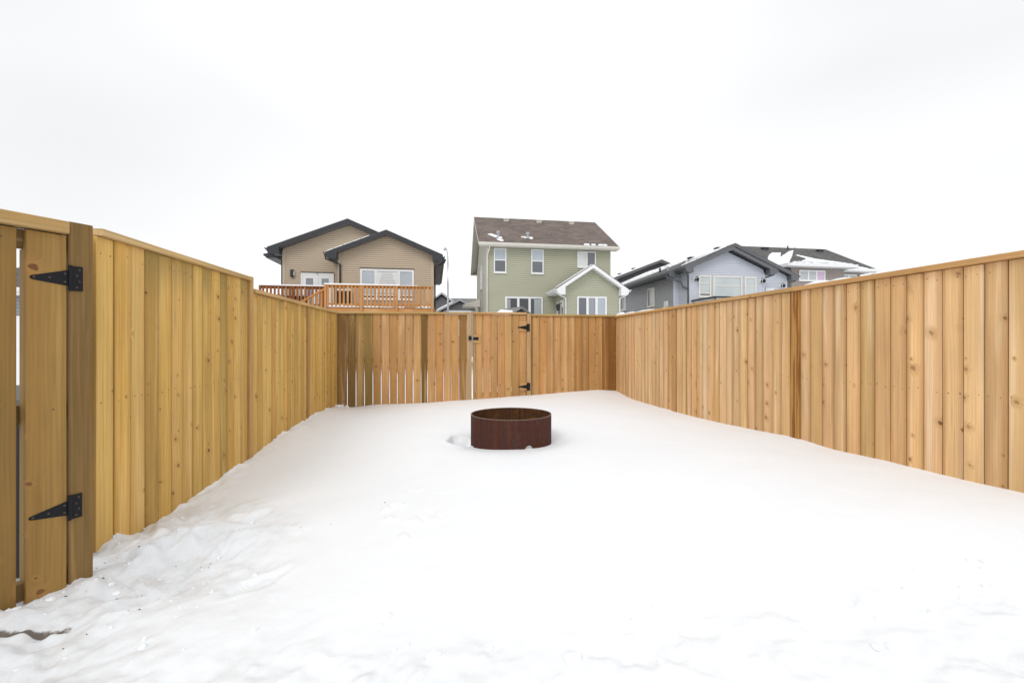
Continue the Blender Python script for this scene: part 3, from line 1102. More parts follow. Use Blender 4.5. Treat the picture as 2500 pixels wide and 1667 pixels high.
def window(h, axis, fixed, out, a0, a1, z0, z1, cols, mat_f, rails=(), fw=.055, header=None, name='window', mull=.06, sill=True):
    """cols: [(a_start, a_end, [(z_start, z_end, glass material), ...]), ...] in fractions of the opening"""
    def Qb(m, x0, x1, o0, o1, q0, q1):
        if axis == 's':
            h.box(m, x0, x1, *sorted((fixed + out * o0, fixed + out * o1)), q0, q1)
        else:
            h.box(m, *sorted((fixed + out * o0, fixed + out * o1)), x0, x1, q0, q1)
    m = MB()
    Qb(m, a0, a0 + fw, -.02, .060, z0, z1)
    Qb(m, a1 - fw, a1, -.02, .060, z0, z1)
    Qb(m, a0 + fw, a1 - fw, -.02, .060, z1 - fw, z1)
    Qb(m, a0 + fw, a1 - fw, -.02, .060, z0, z0 + fw)
    ia0, ia1 = a0 + fw, a1 - fw
    for c in cols[1:]:
        x = ia0 + (ia1 - ia0) * c[0]
        Qb(m, x - mull / 2, x + mull / 2, -.02, .054, z0 + fw, z1 - fw)
    iz0, iz1 = z0 + fw, z1 - fw
    for c in cols:
        for g in c[2][1:]:
            zz = iz0 + (iz1 - iz0) * g[0]
            Qb(m, ia0 + (ia1 - ia0) * c[0] + .001, ia0 + (ia1 - ia0) * c[1] - .001, -.018, .050, zz - .025, zz + .025)
    wroot = h.part(name, m, mat_f)
    for c in cols:
        for g in c[2]:
            m = MB()
            Qb(m, ia0 + (ia1 - ia0) * c[0], ia0 + (ia1 - ia0) * c[1], .024, .030, iz0 + (iz1 - iz0) * g[0], iz0 + (iz1 - iz0) * g[1])
            h.part('pane', m, g[2], wroot)
    if sill:
        m = MB()
        Qb(m, a0 - .02, a1 + .02, -.01, .075, z0 - .035, z0 - .002)
        h.part('sill', m, mat_f, wroot)
    if header:
        m = MB()
        Qb(m, a0 - .01, a1 + .01, -.01, .070, z1 + .002, z1 + .045)
        h.part('header', m, header, wroot)
    return wroot


def gable_roof(h, ac, half, b0, b1, ze, pitch, roofmat, fasciamat, soffmat, ridge='d', thick=.10, rake_h=.20, wall0=None, wall1=None,
               gutter=True, over=.5, flare=0.0, returns=True, halfr=None, gmat=None):
    """ac ridge position across; half eave half width; b0 near end, b1 far end along the ridge; ze eave top height"""
    hr = halfr or half
    Q = (lambda a, b, z: h.W(a, b, z)) if ridge == 'd' else (lambda a, b, z: h.W(b, a, z))
    za = ze + pitch * half
    m = MB()
    for sg, hf in ((-1, half), (1, hr)):
        zz = za - pitch * hf
        e0, e1 = ac + sg * hf, ac
        m.hexa([Q(e0, b0, zz - .03), Q(e0, b1, zz - .03), Q(e1, b1 + flare, za - .03), Q(e1, b0, za - .03),
                Q(e0, b0, zz), Q(e0, b1, zz), Q(e1, b1 + flare, za), Q(e1, b0, za)])
    rf = h.part('roof', m, roofmat)
    # rake boards and eave boards
    m = MB()
    for sg, hf in ((-1, half), (1, hr)):
        zz = za - pitch * hf
        e0, e1 = ac + sg * hf, ac
        for (bb, dd, fl) in ((b0, .03, 0), (b1, -.03, flare)):
            m.hexa([Q(e0, bb, zz - .03 - rake_h), Q(e0, bb + dd, zz - .03 - rake_h), Q(e1, bb + dd + fl, za - .03 - rake_h), Q(e1, bb + fl, za - .03 - rake_h),
                    Q(e0, bb, zz - .032), Q(e0, bb + dd, zz - .032), Q(e1, bb + dd + fl, za - .032), Q(e1, bb + fl, za - .032)])
        m.box(*sorted((e0, e0 - sg * .03)), b0 + .03, b1 - .03, zz - .03 - rake_h, zz - .032 - .01, Q)
    h.part('fascia', m, fasciamat, rf)
    # soffit under the overhangs
    m = MB()
    for sg, hf in ((-1, half), (1, hr)):
        zz = za - pitch * hf
        e0 = ac + sg * hf
        m.box(*sorted((e0 - sg * .03, e0 - sg * over)), b0 + .03, b1 - .03, zz - rake_h - .02, zz - rake_h - .005, Q)
        for (bb, dd) in ((b0 + .03, over * .9), (b1 - .03, -over * .9)):
            x0, x1 = e0 - sg * .03, ac
            zx0 = zz + pitch * .03
            m.hexa([Q(x0, bb, zx0 - rake_h - .012), Q(x0, bb + dd, zx0 - rake_h - .012), Q(x1, bb + dd, za - rake_h - .012), Q(x1, bb, za - rake_h - .012),
                    Q(x0, bb, zx0 - rake_h), Q(x0, bb + dd, zx0 - rake_h), Q(x1, bb + dd, za - rake_h), Q(x1, bb, za - rake_h)])
    h.part('soffit', m, soffmat, rf)
    if returns:
        for sg, hf in ((-1, half), (1, hr)):
            m = MB()
            zz = za - pitch * hf
            e0 = ac + sg * (hf - .01)
            e1 = ac + sg * (hf - over)
            o = [(e0, zz - .06), (e0, zz - rake_h - .04), (e0 - sg * over * .30, zz - rake_h - .13), (e1, zz - rake_h - .13), (e1, zz - .06 + pitch * over * .5)]
            m.prism([Q(a, b0 - .004, z) for a, z in o], [Q(a, b0 + over * .85, z) for a, z in o])
            h.part('eave_return', m, fasciamat, rf)
    if gutter:
        for sg, hf in ((-1, half), (1, hr)):
            m = MB()
            zz = za - pitch * hf
            e0 = ac + sg * hf
            prof = [(0.002, -.135), (.07, -.135), (.115, -.05), (.115, -.025), (.100, -.025), (.100, -.05), (.065, -.12), (.012, -.12), (.012, -.03), (.002, -.03)]
            m.prism([Q(e0 + sg * a, b0 - .005, zz + z) for a, z in prof], [Q(e0 + sg * a, b1 + .005, zz + z) for a, z in prof])
            h.part('gutter', m, gmat or fasciamat, rf)
    return rf, Q, za


def downspout(h, path, mat, r=.042):
    m = MB()
    m.tube([h.W(*p) for p in path], r, 8)
    return h.part('downspout', m, mat, smooth=True)


def roof_snow(h, rf, f, outline, th=.05):
    """an irregular snow patch lying on a roof slope; f(a, b) gives a point on the slope, outline is in (a, b)"""
    pts = []
    n = len(outline)
    for i in range(n):
        (a0, b0), (a1, b1) = outline[i], outline[(i + 1) % n]
        for k in range(7):
            t = k / 7
            j = 0.10 * math.hypot(a1 - a0, b1 - b0) * (0 if k == 0 else 1)
            pts.append((a0 + (a1 - a0) * t + random.uniform(-j, j) * .6, b0 + (b1 - b0) * t + random.uniform(-j, j) * .6))
    ca, cb_ = sum(p[0] for p in pts) / len(pts), sum(p[1] for p in pts) / len(pts)
    m = MB()
    up = Vector((0, 0, 1))
    low = [Vector(f(*p)) + up * .004 for p in pts]
    hi = [Vector(f(ca + (p[0] - ca) * .93, cb_ + (p[1] - cb_) * .93)) + up * th for p in pts]
    m.prism(low, hi)
    return h.part('roof_snow', m, M['snow_clean'], rf)


def roof_vent(h, rf, s, d, z, mat, wd=.34, hh=.14):
    m = MB()
    h.box(m, s - wd / 2, s + wd / 2, d - .17, d + .17, z - .12, z + hh * .6)
    h.box(m, s - wd / 2 - .04, s + wd / 2 + .04, d - .21, d + .21, z + hh * .6, z + hh)
    return h.part('roof_vent', m, mat, rf)


def sconce(h, s, d, z, name='wall_lamp'):
    m = MB()
    h.box(m, s - .10, s + .10, d - .03, d - .0, z - .11, z + .11)
    pl = h.part(name, m, M['white'])
    m = MB()
    m.tube([h.W(s, d - .03, z + .02), h.W(s + .01, d - .12, z + .12), h.W(s + .03, d - .20, z + .12), h.W(s + .04, d - .22, z + .04)], .018, 6)
    m.tube([h.W(s + .04, d - .22, z + .05), h.W(s + .04, d - .22, z - .02)], .05, 8, .10)
    m.tube([h.W(s + .04, d - .22, z - .02), h.W(s + .04, d - .22, z - .14)], .085, 8, .055)
    m.tube([h.W(s, d - .02, z - .05), h.W(s, d - .06, z - .05)], .05, 8)
    h.part('lantern', m, M['black'], pl)
    return pl


# ---- tan bungalow with the deck -----------------------------------------------------------------
H = House('tan_house', 'tan sided house with two charcoal trimmed gables behind the wooden deck', -8.39, 22.0, ed=Vector((math.cos(R(99.6)), math.sin(R(99.6)), 0)))
fp = [(0, 0), (4.51, 0), (4.51, 5.80), (2.255, 6.73), (0, 5.80)]
siding(H, fp, 0.0, 's', -1, M['tan_siding'])
bp = [(-2.87, 0), (3.43, 0), (3.43, 6.08), (.28, 7.38), (-2.87, 6.08)]
siding(H, bp, 1.2, 's', -1, M['tan_siding'])
siding(H, [(0.16, 0), (1.2, 0), (1.2, 5.78), (0.16, 5.78)], 0.0, 'd', -1, M['tan_siding'])
siding(H, [(0.16, 0), (11, 0), (11, 5.78), (0.16, 5.78)], 4.51, 'd', 1, M['tan_siding'])
siding(H, [(1.36, 0), (11, 0), (11, 6.0), (1.36, 6.0)], -2.87, 'd', -1, M['tan_siding'])
for s, os, d in ((0, -1, 0), (4.51, 1, 0), (-2.87, -1, 1.2)):
    corner_trim(H, s, d, 0, 5.7 if d == 0 else 6.0, M['tan_siding'], os=os)
rfb, Qb_, za = gable_roof(H, .28, 3.76, .75, 11.4, 6.06, .412, M['roof_grey'], M['dark_trim'], M['soffit_grey'], over=.55)
rff, Qf_, zaf = gable_roof(H, 2.28, 2.78, -.42, 10.2, 5.70, .414, M['roof_grey'], M['dark_trim'], M['soffit_grey'], over=.5, halfr=2.70)
# a thin line of snow along the left edge of the front gable
m = MB()
for k in range(5):
    a0, a1 = -.48 + k * .40, -.48 + k * .40 + .36
    zf = lambda a: 5.70 + .414 * (a + .5)
    m.hexa([H.W(a0, -.41, zf(a0)), H.W(a1, -.41, zf(a1)), H.W(a1, 2.2, zf(a1)), H.W(a0, 2.2, zf(a0)),
            H.W(a0, -.40, zf(a0) + .035), H.W(a1, -.40, zf(a1) + .03), H.W(a1, 2.2, zf(a1) + .05), H.W(a0, 2.2, zf(a0) + .05)])
H.part('roof_snow', m, M['snow_clean'], rff)
m = MB()
m.hexa([H.W(-3.95, 2.0, 5.74), H.W(-2.95, 2.0, 5.74), H.W(-2.95, 7, 5.74), H.W(-3.95, 7, 5.74), H.W(-3.95, 2.0, 5.96), H.W(-2.95, 2.0, 6.32), H.W(-2.95, 7, 6.32), H.W(-3.95, 7, 5.96)])
H.box(m, -4.06, -3.952, 1.99, 7.0, 5.84, 5.95)
H.part('side_eave', m, M['dark_trim'], rfb)
roof_vent(H, rfb, -2.75, 2.4, 6.40, M['dark_trim'], .4, .12)
window(H, 's', 0, -1, 1.01, 3.58, 3.50, 4.99, [(0, .27, [(0, .08, M['glass_dark']), (.08, 1, M['glass_pale'])]), (.27, .73, [(0, .08, M['glass_dark']), (.08, 1, M['glass_blind'])]), (.73, 1, [(0, .08, M['glass_dark']), (.08, 1, M['glass_pale'])])], M['white'], fw=.10, header=M['dark_trim'], mull=.13)
# blinds and curtain swags behind the middle pane read through it as pale slats
m = MB()
for k in range(14):
    H.box(m, 1.78, 2.82, -.052, -.047, 3.83 + k * .074, 3.83 + k * .074 + .058)
H.part('blind', m, M['curtain'])
for sx in (1, -1):
    m = MB()
    c0 = 2.30 + sx * .55
    m.prism([H.W(c0, -.060, 4.84), H.W(c0 - sx * .34, -.060, 4.84), H.W(c0 - sx * .05, -.060, 3.95), H.W(c0, -.060, 3.80)][::1],
            [H.W(c0, -.054, 4.84), H.W(c0 - sx * .34, -.054, 4.84), H.W(c0 - sx * .05, -.054, 3.95), H.W(c0, -.054, 3.80)])
    H.part('curtain', m, M['curtain'])
# french doors to the deck
m = MB()
for a in (-2.02, -1.275, -.53):
    H.box(m, a, a + .08, 1.13, 1.20, 2.80, 4.89)
H.box(m, -1.94, -.53, 1.13, 1.20, 4.80, 4.89)
fr = H.part('door_frame', m, M['white'])
for a0 in (-1.938, -1.193):
    m = MB()
    H.box(m, a0, a0 + .16, 1.14, 1.19, 2.82, 4.798)
    H.box(m, a0 + .50, a0 + .66, 1.14, 1.19, 2.82, 4.798)
    H.box(m, a0 + .16, a0 + .50, 1.14, 1.19, 4.62, 4.798)
    H.box(m, a0 + .16, a0 + .50, 1.14, 1.19, 2.82, 3.05)
    dr = H.part('door', m, M['white'])
    m = MB()
    H.box(m, a0 + .16, a0 + .50, 1.16, 1.17, 3.05, 4.62)
    H.part('pane', m, M['glass_grey'], dr)
m = MB()
H.box(m, -2.03, -.44, 1.12, 1.18, 4.892, 4.935)
H.part('door_header', m, M['dark_trim'], fr)
m = MB()
H.box(m, -2.50, -2.36, 1.07, 1.18, 4.66, 5.03)
wl = H.part('wall_lamp', m, M['black'])
m = MB()
H.box(m, -2.355, -2.325, 1.09, 1.17, 4.74, 4.95)
H.part('lamp_lens', m, M['white'], wl)
downspout(H, [(-.55, -.30, 5.56), (-.52, -.30, 5.38), (-.10, -.10, 5.24), (.09, -.07, 5.16), (.09, -.07, 0.2)], M['dark_trim'])
downspout(H, [(5.12, -.30, 5.52), (5.05, -.25, 5.35), (4.62, .10, 5.20), (4.60, .12, 5.1), (4.60, .12, .2)], M['dark_trim'])
downspout(H, [(-3.48, .9, 5.90), (-3.40, .9, 5.75), (-2.98, 1.3, 5.55), (-2.96, 1.32, 5.4), (-2.96, 1.32, .2)], M['dark_trim'])

# ---- its deck: local frame s along the house, d away from the camera, origin at the front left rail post
DX, DY = -8.00, 19.50
D = House('deck', 'raised orange cedar deck with snow topped picket railings against the tan house', DX, DY, 'deck')
DC = (0.50, 0.230, 0.076)
DL = (0.245, 0.085, 0.026)


def d_piece(name, s0, s1, d0, d1, z0, z1, col, mat='deck', parent=None):
    m = MB()
    cs_, cd_ = (s0 + s1) / 2, (d0 + d1) / 2
    org = D.W(cs_, cd_, z0)
    for_ = lambda a, b, c: tuple(Vector(D.W(a, b, c)) - Vector(org))
    m.box(s0, s1, d0, d1, z0, z1, for_)
    o = m.build(name, M[mat], parent or D.root)
    o.location = org
    o.color = (*col, 1)
    return o


FLOOR = 2.93
for k in range(16):
    d_piece('floor_board', -.05, 4.60, .02 + k * .145, .155 + k * .145, FLOOR - .04, FLOOR, jit(DC, .06), 'deck_x')
d_piece('rim_joist', -.05, 4.58, -.045, .0, FLOOR - .26, FLOOR - .045, (0.50, 0.23, 0.075), 'deck_x')
for s in (.02, 1.50, 2.98, 4.49):
    d_piece('post', s - .045, s + .055, -.10, -.05, FLOOR - .24, 3.845, jit(DC, .04))
    d_piece('support_post', s - .07, s + .07, .05, .19, 0.0, FLOOR - .045, DC)
d_piece('top_rail', -.04, 4.58, -.09, .05, 3.85, 3.888, (0.46, 0.20, 0.062), 'deck_x')
d_piece('upper_rail', 0.0, 4.55, -.03, .01, 3.755, 3.846, (0.42, 0.175, 0.055), 'deck_x')
d_piece('lower_rail', 0.0, 4.55, -.03, .01, FLOOR + .07, FLOOR + .16, (0.50, 0.235, 0.075), 'deck_x')
s = .12
while s < 4.46:
    if min(abs(s - q) for q in (.02, 1.50, 2.98, 4.49)) > .07:
        d_piece('baluster', s - .040, s + .040, -.068, -.032, FLOOR + .03, 3.846, jit(DC, .07))
    s += .162
# left, set back arm of the railing
ex, ey = -11.24 - DX, 20.30 - DY
ls0 = (ex * ED.y - ey * ED.x) / (ES.x * ED.y - ES.y * ED.x)
ld0 = (ES.x * ey - ES.y * ex) / (ES.x * ED.y - ES.y * ED.x)
for k in range(9):
    d_piece('floor_board', ls0, -.06, ld0 + .02 + k * .145, ld0 + .155 + k * .145, FLOOR + .02, FLOOR + .06, jit(DL, .06), 'deck_x')
d_piece('top_rail', ls0 - .02, ls0 + 2.78, ld0 - .09, ld0 + .05, 3.91, 3.948, DL, 'deck_x')
d_piece('upper_rail', ls0, ls0 + 2.76, ld0 - .03, ld0 + .01, 3.815, 3.905, DL, 'deck_x')
d_piece('lower_rail', ls0, ls0 + 2.76, ld0 - .03, ld0 + .01, FLOOR + .13, FLOOR + .22, DL, 'deck_x')
for s in (ls0 + .03, ls0 + 1.4, ls0 + 2.72):
    d_piece('post', s - .045, s + .045, ld0 - .10, ld0 - .04, 2.6, 3.905, DL)
    d_piece('support_post', s - .06, s + .06, ld0 + .05, ld0 + .17, 0.0, FLOOR + .02, DL)
s = ls0 + .15
while s < ls0 + 2.66:
    d_piece('baluster', s - .040, s + .040, ld0 - .068, ld0 - .032, FLOOR + .10, 3.905, jit((0.30, 0.095, 0.026), .10))
    s += .160
# stairs going down to the left in front of the set back arm
for k in range(6):
    d_piece('stair_tread', -.22 - k * .25, .02 - k * .25, -.9 + .88, .05 + .70, FLOOR - .18 * (k + 1) - .04, FLOOR - .18 * (k + 1), jit(DC, .06), 'deck_x')
m = MB()
for dd in (-.04, .72):
    m.hexa([D.W(.0, dd, FLOOR - .30), D.W(-1.5, dd, FLOOR - 1.38), D.W(-1.5, dd + .04, FLOOR - 1.38), D.W(0, dd + .04, FLOOR - .30),
            D.W(.0, dd, FLOOR - .02), D.W(-1.5, dd, FLOOR - 1.10), D.W(-1.5, dd + .04, FLOOR - 1.10), D.W(0, dd + .04, FLOOR - .02)])
m.build('stringer', M['deck_x'], D.root).color = (*DC, 1)
m = MB()
m.hexa([D.W(.0, -.09, 3.66), D.W(-1.45, -.09, 2.78), D.W(-1.45, .03, 2.78), D.W(0, .03, 3.66), D.W(.0, -.09, 3.745), D.W(-1.45, -.09, 2.865), D.W(-1.45, .03, 2.865), D.W(0, .03, 3.745)])
m.build('stair_rail', M['deck_x'], D.root).color = (*jit(DC, .02), 1)
for k in range(7):
    s = -.14 - k * .175
    zt = 3.66 + s * .607
    d_piece('baluster', s - .038, s + .038, -.060, -.025, zt - .72, zt + .01, jit(DC, .07))
# snow lying on the rails and along the edge
m = MB()
for (s0, s1, z, th, d0, d1) in ((-.03, 3.1, 3.889, .052, -.085, .045), (3.1, 3.9, 3.889, .022, -.075, .04)):
    m.box(s0, s1, d0, d1, z, z + th, D.W)
m.box(ls0 - .01, ls0 + 2.77, ld0 - .085, ld0 + .045, 3.949, 4.005, D.W)
for (s0, s1, th) in ((.10, .75, .085), (.75, 1.3, .06), (1.56, 2.2, .06), (2.25, 2.8, .03), (3.06, 3.3, .05), (3.8, 4.1, .05), (3.98, 4.42, .09), (1.3, 1.44, .03), (2.85, 2.92, .02)):
    m.box(s0, s1, -.043, .30, FLOOR + .001, FLOOR + th, D.W)
m.box(ls0 + .1, ls0 + 2.6, ld0 + .3, ld0 + 1.2, FLOOR + .062, FLOOR + .12, D.W)
o = m.build('rail_snow', M['snow_clean'], D.root)

# dark covered barbecue on the deck, snow on its lid
B = House('barbecue', 'black barbecue capped with snow on the tan house deck, behind its corner railing', 0, 0, 'barbecue')
bo = Vector((DX, DY, 0)) + Vector(D.W(.56, 1.0, 0))
B.root.location = (bo.x, bo.y, FLOOR)
m = MB()
B.box(m, -.34, .34, -.22, .22, .06, .62)
bb = B.part('cabinet', m, M['black'])
m = MB()
pr = [(-.22, .63), (.22, .63), (.22, .72), (.12, .80), (-.10, .80), (-.22, .72)]
m.prism([B.W(-.33, d, z) for d, z in pr], [B.W(.33, d, z) for d, z in pr])
B.part('lid', m, M['black'])
m = MB()
B.box(m, -.31, .31, -.14, .16, .802, .87)
B.part('lid_snow', m, M['snow_clean'])
m = MB()
for a in (-.30, .26):
    for b in (-.20, .16):
        B.box(m, a, a + .04, b, b + .04, 0, .06)
B.part('foot', m, M['black'])

# plank storage bench behind the set back railing, snow on its top
B = House('deck_bench', 'dark brown plank bench with snow on its seat behind the left deck railing', 0, 0, 'bench')
bo = Vector((DX, DY, 0)) + Vector(D.W(ls0 + 1.15, ld0 + .35, 0))
B.root.location = (bo.x, bo.y, FLOOR + .06)
for k in range(4):
    m = MB()
    B.box(m, -.65, .65, -.02, .0, .02 + k * .12, .13 + k * .12)
    B.part('front_plank', m, M['deck_x']).color = (*jit((0.10, 0.032, 0.012), .1), 1)
for a in (-.65, .60):
    m = MB()
    B.box(m, a, a + .05, .001, .40, 0, .50)
    B.part('side_panel', m, M['deck']).color = (0.10, 0.032, 0.012, 1)
m = MB()
B.box(m, -.67, .67, -.04, .42, .505, .54)
B.part('seat', m, M['deck_x']).color = (0.13, 0.045, 0.016, 1)
m = MB()
B.box(m, -.65, .60, -.03, .40, .542, .60)
B.part('seat_snow', m, M['snow_clean'])

# ---- sage green two storey house ---------------------------------------------------------------
H = House('green_house', 'sage green two storey house with a brown roof and a white trimmed gabled bump-out', -1.21, 22.0)
siding(H, [(0, 0), (6.25, 0), (6.25, 6.02), (0, 6.02)], 0, 's', -1, M['green_siding'])
sp = [(0.16, 0), (9.2, 0), (9.2, 6.02), (4.6, 8.40), (0.16, 6.05)]
M['green_side'] = plain('lightened_sage_siding', (0.68, 0.675, 0.60), 0.6, 0.03, 0.8)  # sage siding lightened in colour to make up for the sunless side
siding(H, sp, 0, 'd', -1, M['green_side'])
siding(H, sp, 6.25, 'd', 1, M['green_siding'])
corner_trim(H, 0, 0, 0, 6.0, M['cream'], os=-1, wd=.05)
corner_trim(H, 6.25, 0, 0, 6.0, M['green_siding'], os=1, wd=.05)
rfg, Qg, zg = gable_roof(H, 4.6, 5.0, -.42, 6.60, 6.17, .505, M['roof_brown'], M['cream'], M['soffit_green'], ridge='s', rake_h=.15, over=.4, flare=.35, returns=False, gmat=M['cream'])
slope_g = lambda s, d: H.W(s, d, 6.17 + .505 * (d + .4))
for s in (1.40, 3.33, 5.28):
    roof_vent(H, rfg, s, 4.05, 6.17 + .505 * 4.45 - .03, M['soffit_green'], .30, .09)
for s, d in ((.59, .45), (2.08, .45)):
    zb = 6.17 + .505 * (d + .4)
    m = MB()
    m.tube([H.W(s, d, zb - .05), H.W(s, d, zb + .20)], .055, 10)
    m.tube([H.W(s, d, zb + .20), H.W(s, d, zb + .30)], .095, 10)
    m.tube([H.W(s, d, zb - .03), H.W(s, d, zb + .05)], .15, 10, .06)
    H.part('vent_pipe', m, M['galv'], rfg)
roof_snow(H, rfg, slope_g, [(.10, .92), (.30, .96), (.56, .62), (.72, .45), (.80, .36), (.74, .26), (.58, .30), (.44, .42), (.22, .72)], .05)
roof_snow(H, rfg, slope_g, [(1.76, .66), (1.95, .66), (2.06, .54), (2.16, .58), (2.32, .62), (2.38, .50), (2.28, .34), (2.14, .36), (2.0, .46)], .05)
roof_snow(H, rfg, slope_g, [(.46, .16), (.62, .22), (.80, .12), (.78, -.20), (.66, -.22), (.56, -.06)], .015)
for a, b in ((4.78, 5.10), (5.16, 5.42), (5.52, 6.02)):
    roof_snow(H, rfg, slope_g, [(a, -.30), (a + .06, -.22), (b - .05, -.20), (b, -.28), (b - .04, -.36), (a + .04, -.36)], .045)
for a0, a1 in ((.33, .945), (2.175, 2.80)):
    window(H, 's', 0, -1, a0, a1, 4.785, 5.968, [(0, 1, [(0, .52, M['glass_screen']), (.52, 1, M['glass_pale'])])], M['white'], fw=.055)
w3 = window(H, 's', 0, -1, 4.53, 5.49, 5.15, 5.953, [(0, .52, [(0, 1, M['curtain'])]), (.52, 1, [(0, 1, M['glass_screen'])])], M['white'])
window(H, 's', 0, -1, .885, 2.76, 1.60, 3.635, [(0, .33, [(0, 1, M['glass_dark'])]), (.33, .66, [(0, 1, M['glass_dark'])]), (.66, 1, [(0, 1, M['glass_dark'])])], M['white'], fw=.085, mull=.11, name='patio_door')
sheer = plain('sheer_curtain', (0.42, 0.45, 0.45), .9, .1, 8)
m = MB()
for k in range(6):
    H.box(m, 2.33 + k * .055, 2.37 + k * .055 + .01, -.044 - .006 * (k % 2), -.034 - .006 * (k % 2), 1.72, 3.52)
H.part('curtain', m, sheer)
m = MB()
for k in range(3):
    H.box(m, .98 + k * .06, 1.02 + k * .06, -.044 - .006 * (k % 2), -.034 - .006 * (k % 2), 1.72, 3.52)
H.part('curtain', m, sheer)
downspout(H, [(.10, -.36, 6.02), (.09, -.30, 5.88), (.02, -.06, 5.65), (.02, -.06, .2)], M['cream'], .038)
# back wing gable (bump-out) towards the camera
q0, q1, qd = 3.40, 6.05, -1.72
siding(H, [(q0, 0), (q1, 0), (q1, 3.90), ((q0 + q1) / 2, 4.86), (q0, 3.90)], qd, 's', -1, M['green_siding'])
siding(H, [(qd + .16, 0), (-.03, 0), (-.03, 3.9), (qd + .16, 3.9)], q0, 'd', -1, M['green_siding'])
siding(H, [(qd + .16, 0), (-.03, 0), (-.03, 3.9), (qd + .16, 3.9)], q1, 'd', 1, M['green_siding'])
for s, os in ((q0, -1), (q1, 1)):
    corner_trim(H, s, qd, 0, 3.85, M['green_siding'], os=os, wd=.05)
qc = (q0 + q1) / 2
rfq, Qq, zq = gable_roof(H, qc, 1.325 + .38, qd - .36, -.01, 3.87, .66, M['roof_brown'], M['white'], M['white'], rake_h=.17, over=.38, gmat=M['white'])
slope_q = lambda s, d: H.W(s, d, 3.87 + .66 * (s - (qc - 1.705)))
roof_snow(H, rfq, slope_q, [(qc - 1.5, -.9), (qc - .2, -1.9), (qc - .02, -2.0), (qc - .05, -1.2), (qc - .8, -.4), (qc - 1.4, -.2)], .03)
window(H, 's', qd, -1, q0 + .63, q0 + 2.06, 1.9, 3.53, [(0, .33, [(0, 1, M['glass_screen'])]), (.33, .67, [(0, 1, M['glass_grey'])]), (.67, 1, [(0, 1, M['glass_pale'])])], M['white'], fw=.075, mull=.11)
window(H, 'd', q0, -1, -1.45, -.60, 1.55, 3.34, [(0, 1, [(0, .35, M['white']), (.35, 1, M['glass_screen'])])], M['white'], fw=.10, name='side_door')
m = MB()
m.tube([H.W(q0 - .05, -1.62, 3.18), H.W(q0 - .22, -1.64, 3.27), H.W(q0 - .24, -1.64, 3.16)], .02, 6)
m.tube([H.W(q0 - .24, -1.64, 3.18), H.W(q0 - .24, -1.64, 3.08)], .06, 8, .12)
m.tube([H.W(q0 - .24, -1.64, 3.08), H.W(q0 - .24, -1.64, 2.86)], .10, 8, .06)
wl = H.part('wall_lamp', m, M['black'])
m = MB()
H.box(m, q0 - .06, q0 - .03, -1.72, -1.54, 3.02, 3.34)
H.part('back_plate', m, M['white'], wl)
downspout(H, [(qc - 1.76, qd - .20, 3.80), (qc - 1.70, qd - .20, 3.66), (q0 - .25, qd - .15, 3.58), (q0 + .08, qd - .07, 3.42), (q0 + .08, qd - .07, .2)], M['white'], .04)
downspout(H, [(qc + 1.76, qd - .20, 3.80), (qc + 1.70, qd - .20, 3.66), (q1 + .28, qd - .12, 3.58), (q1 + .04, qd - .06, 3.45), (q1 + .04, qd - .06, .2)], M['white'], .04)
# small side entry canopy on its left wall, on a post
m = MB()
m.prism([H.W(-.03, 5.0, 3.95), H.W(-1.05, 5.0, 3.62), H.W(-1.05, 5.0, 3.50), H.W(-.03, 5.0, 3.50)], [H.W(-.03, 6.6, 3.95), H.W(-1.05, 6.6, 3.62), H.W(-1.05, 6.6, 3.50), H.W(-.03, 6.6, 3.50)])
H.part('entry_canopy', m, M['cream'])
m = MB()
H.box(m, -.32, -.20, 5.0, 5.12, 0, 3.50)
H.part('canopy_post', m, M['soffit_green'])
window(H, 'd', 0, -1, 3.6, 4.5, 4.4, 5.7, [(0, 1, [(0, 1, M['glass_pale'])])], M['white'])

# landing with a covered grill beside the green house side door
B = House('grill', 'small black covered grill showing just above the back fence before the green house', 0, 0, 'barbecue')
bo = Vector((-1.21, 22.0, 0)) + Vector(H.W(2.55, -2.4, 0))
B.root.location = (bo.x - .1, bo.y, 0.04)
m = MB()
pr = [(-.25, 2.28), (.25, 2.28), (.27, 2.50), (.20, 2.60), (-.20, 2.60), (-.27, 2.50)]
m.prism([B.W(-.34, d, z) for d, z in pr], [B.W(.34, d, z) for d, z in pr])
B.part('hood', m, M['black'])
m = MB()
B.box(m, -.32, .32, -.22, .22, 1.62, 2.279)
B.part('cabinet', m, M['black'])
m = MB()
B.box(m, -.6, .6, -.5, .5, 0, 1.61)
B.part('plinth', m, M['concrete'])

# ---- pale blue house ----------------------------------------------------------------------------
H = House('blue_house', 'pale blue bungalow with dark grey gables and a black balcony rail beyond the right fence', 9.53, 24.5)
siding(H, [(0, 0), (4.49, 0), (4.49, 5.42), (2.245, 6.36), (0, 5.42)], 0, 's', -1, M['blue_siding'])
siding(H, [(0.16, 0), (1.1, 0), (1.1, 5.40), (0.16, 5.40)], 0, 'd', -1, M['blue_siding'])
siding(H, [(0.16, 0), (1.1, 0), (1.1, 5.40), (0.16, 5.40)], 4.49, 'd', 1, M['blue_siding'])
siding(H, [(-.30, 0), (6.82, 0), (6.82, 5.30), (3.26, 6.78), (-.30, 5.30)], 1.1, 's', -1, M['blue_siding'])
M['blue_side'] = plain('shaded_blue_siding', (0.40, 0.405, 0.43), 0.6, 0.03, 0.8)  # darker copy of the blue siding, the side wall's shade in its colour
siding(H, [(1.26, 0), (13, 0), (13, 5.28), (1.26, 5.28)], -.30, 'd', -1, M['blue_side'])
siding(H, [(1.26, 0), (13, 0), (13, 5.28), (1.26, 5.28)], 6.82, 'd', 1, M['blue_siding'])
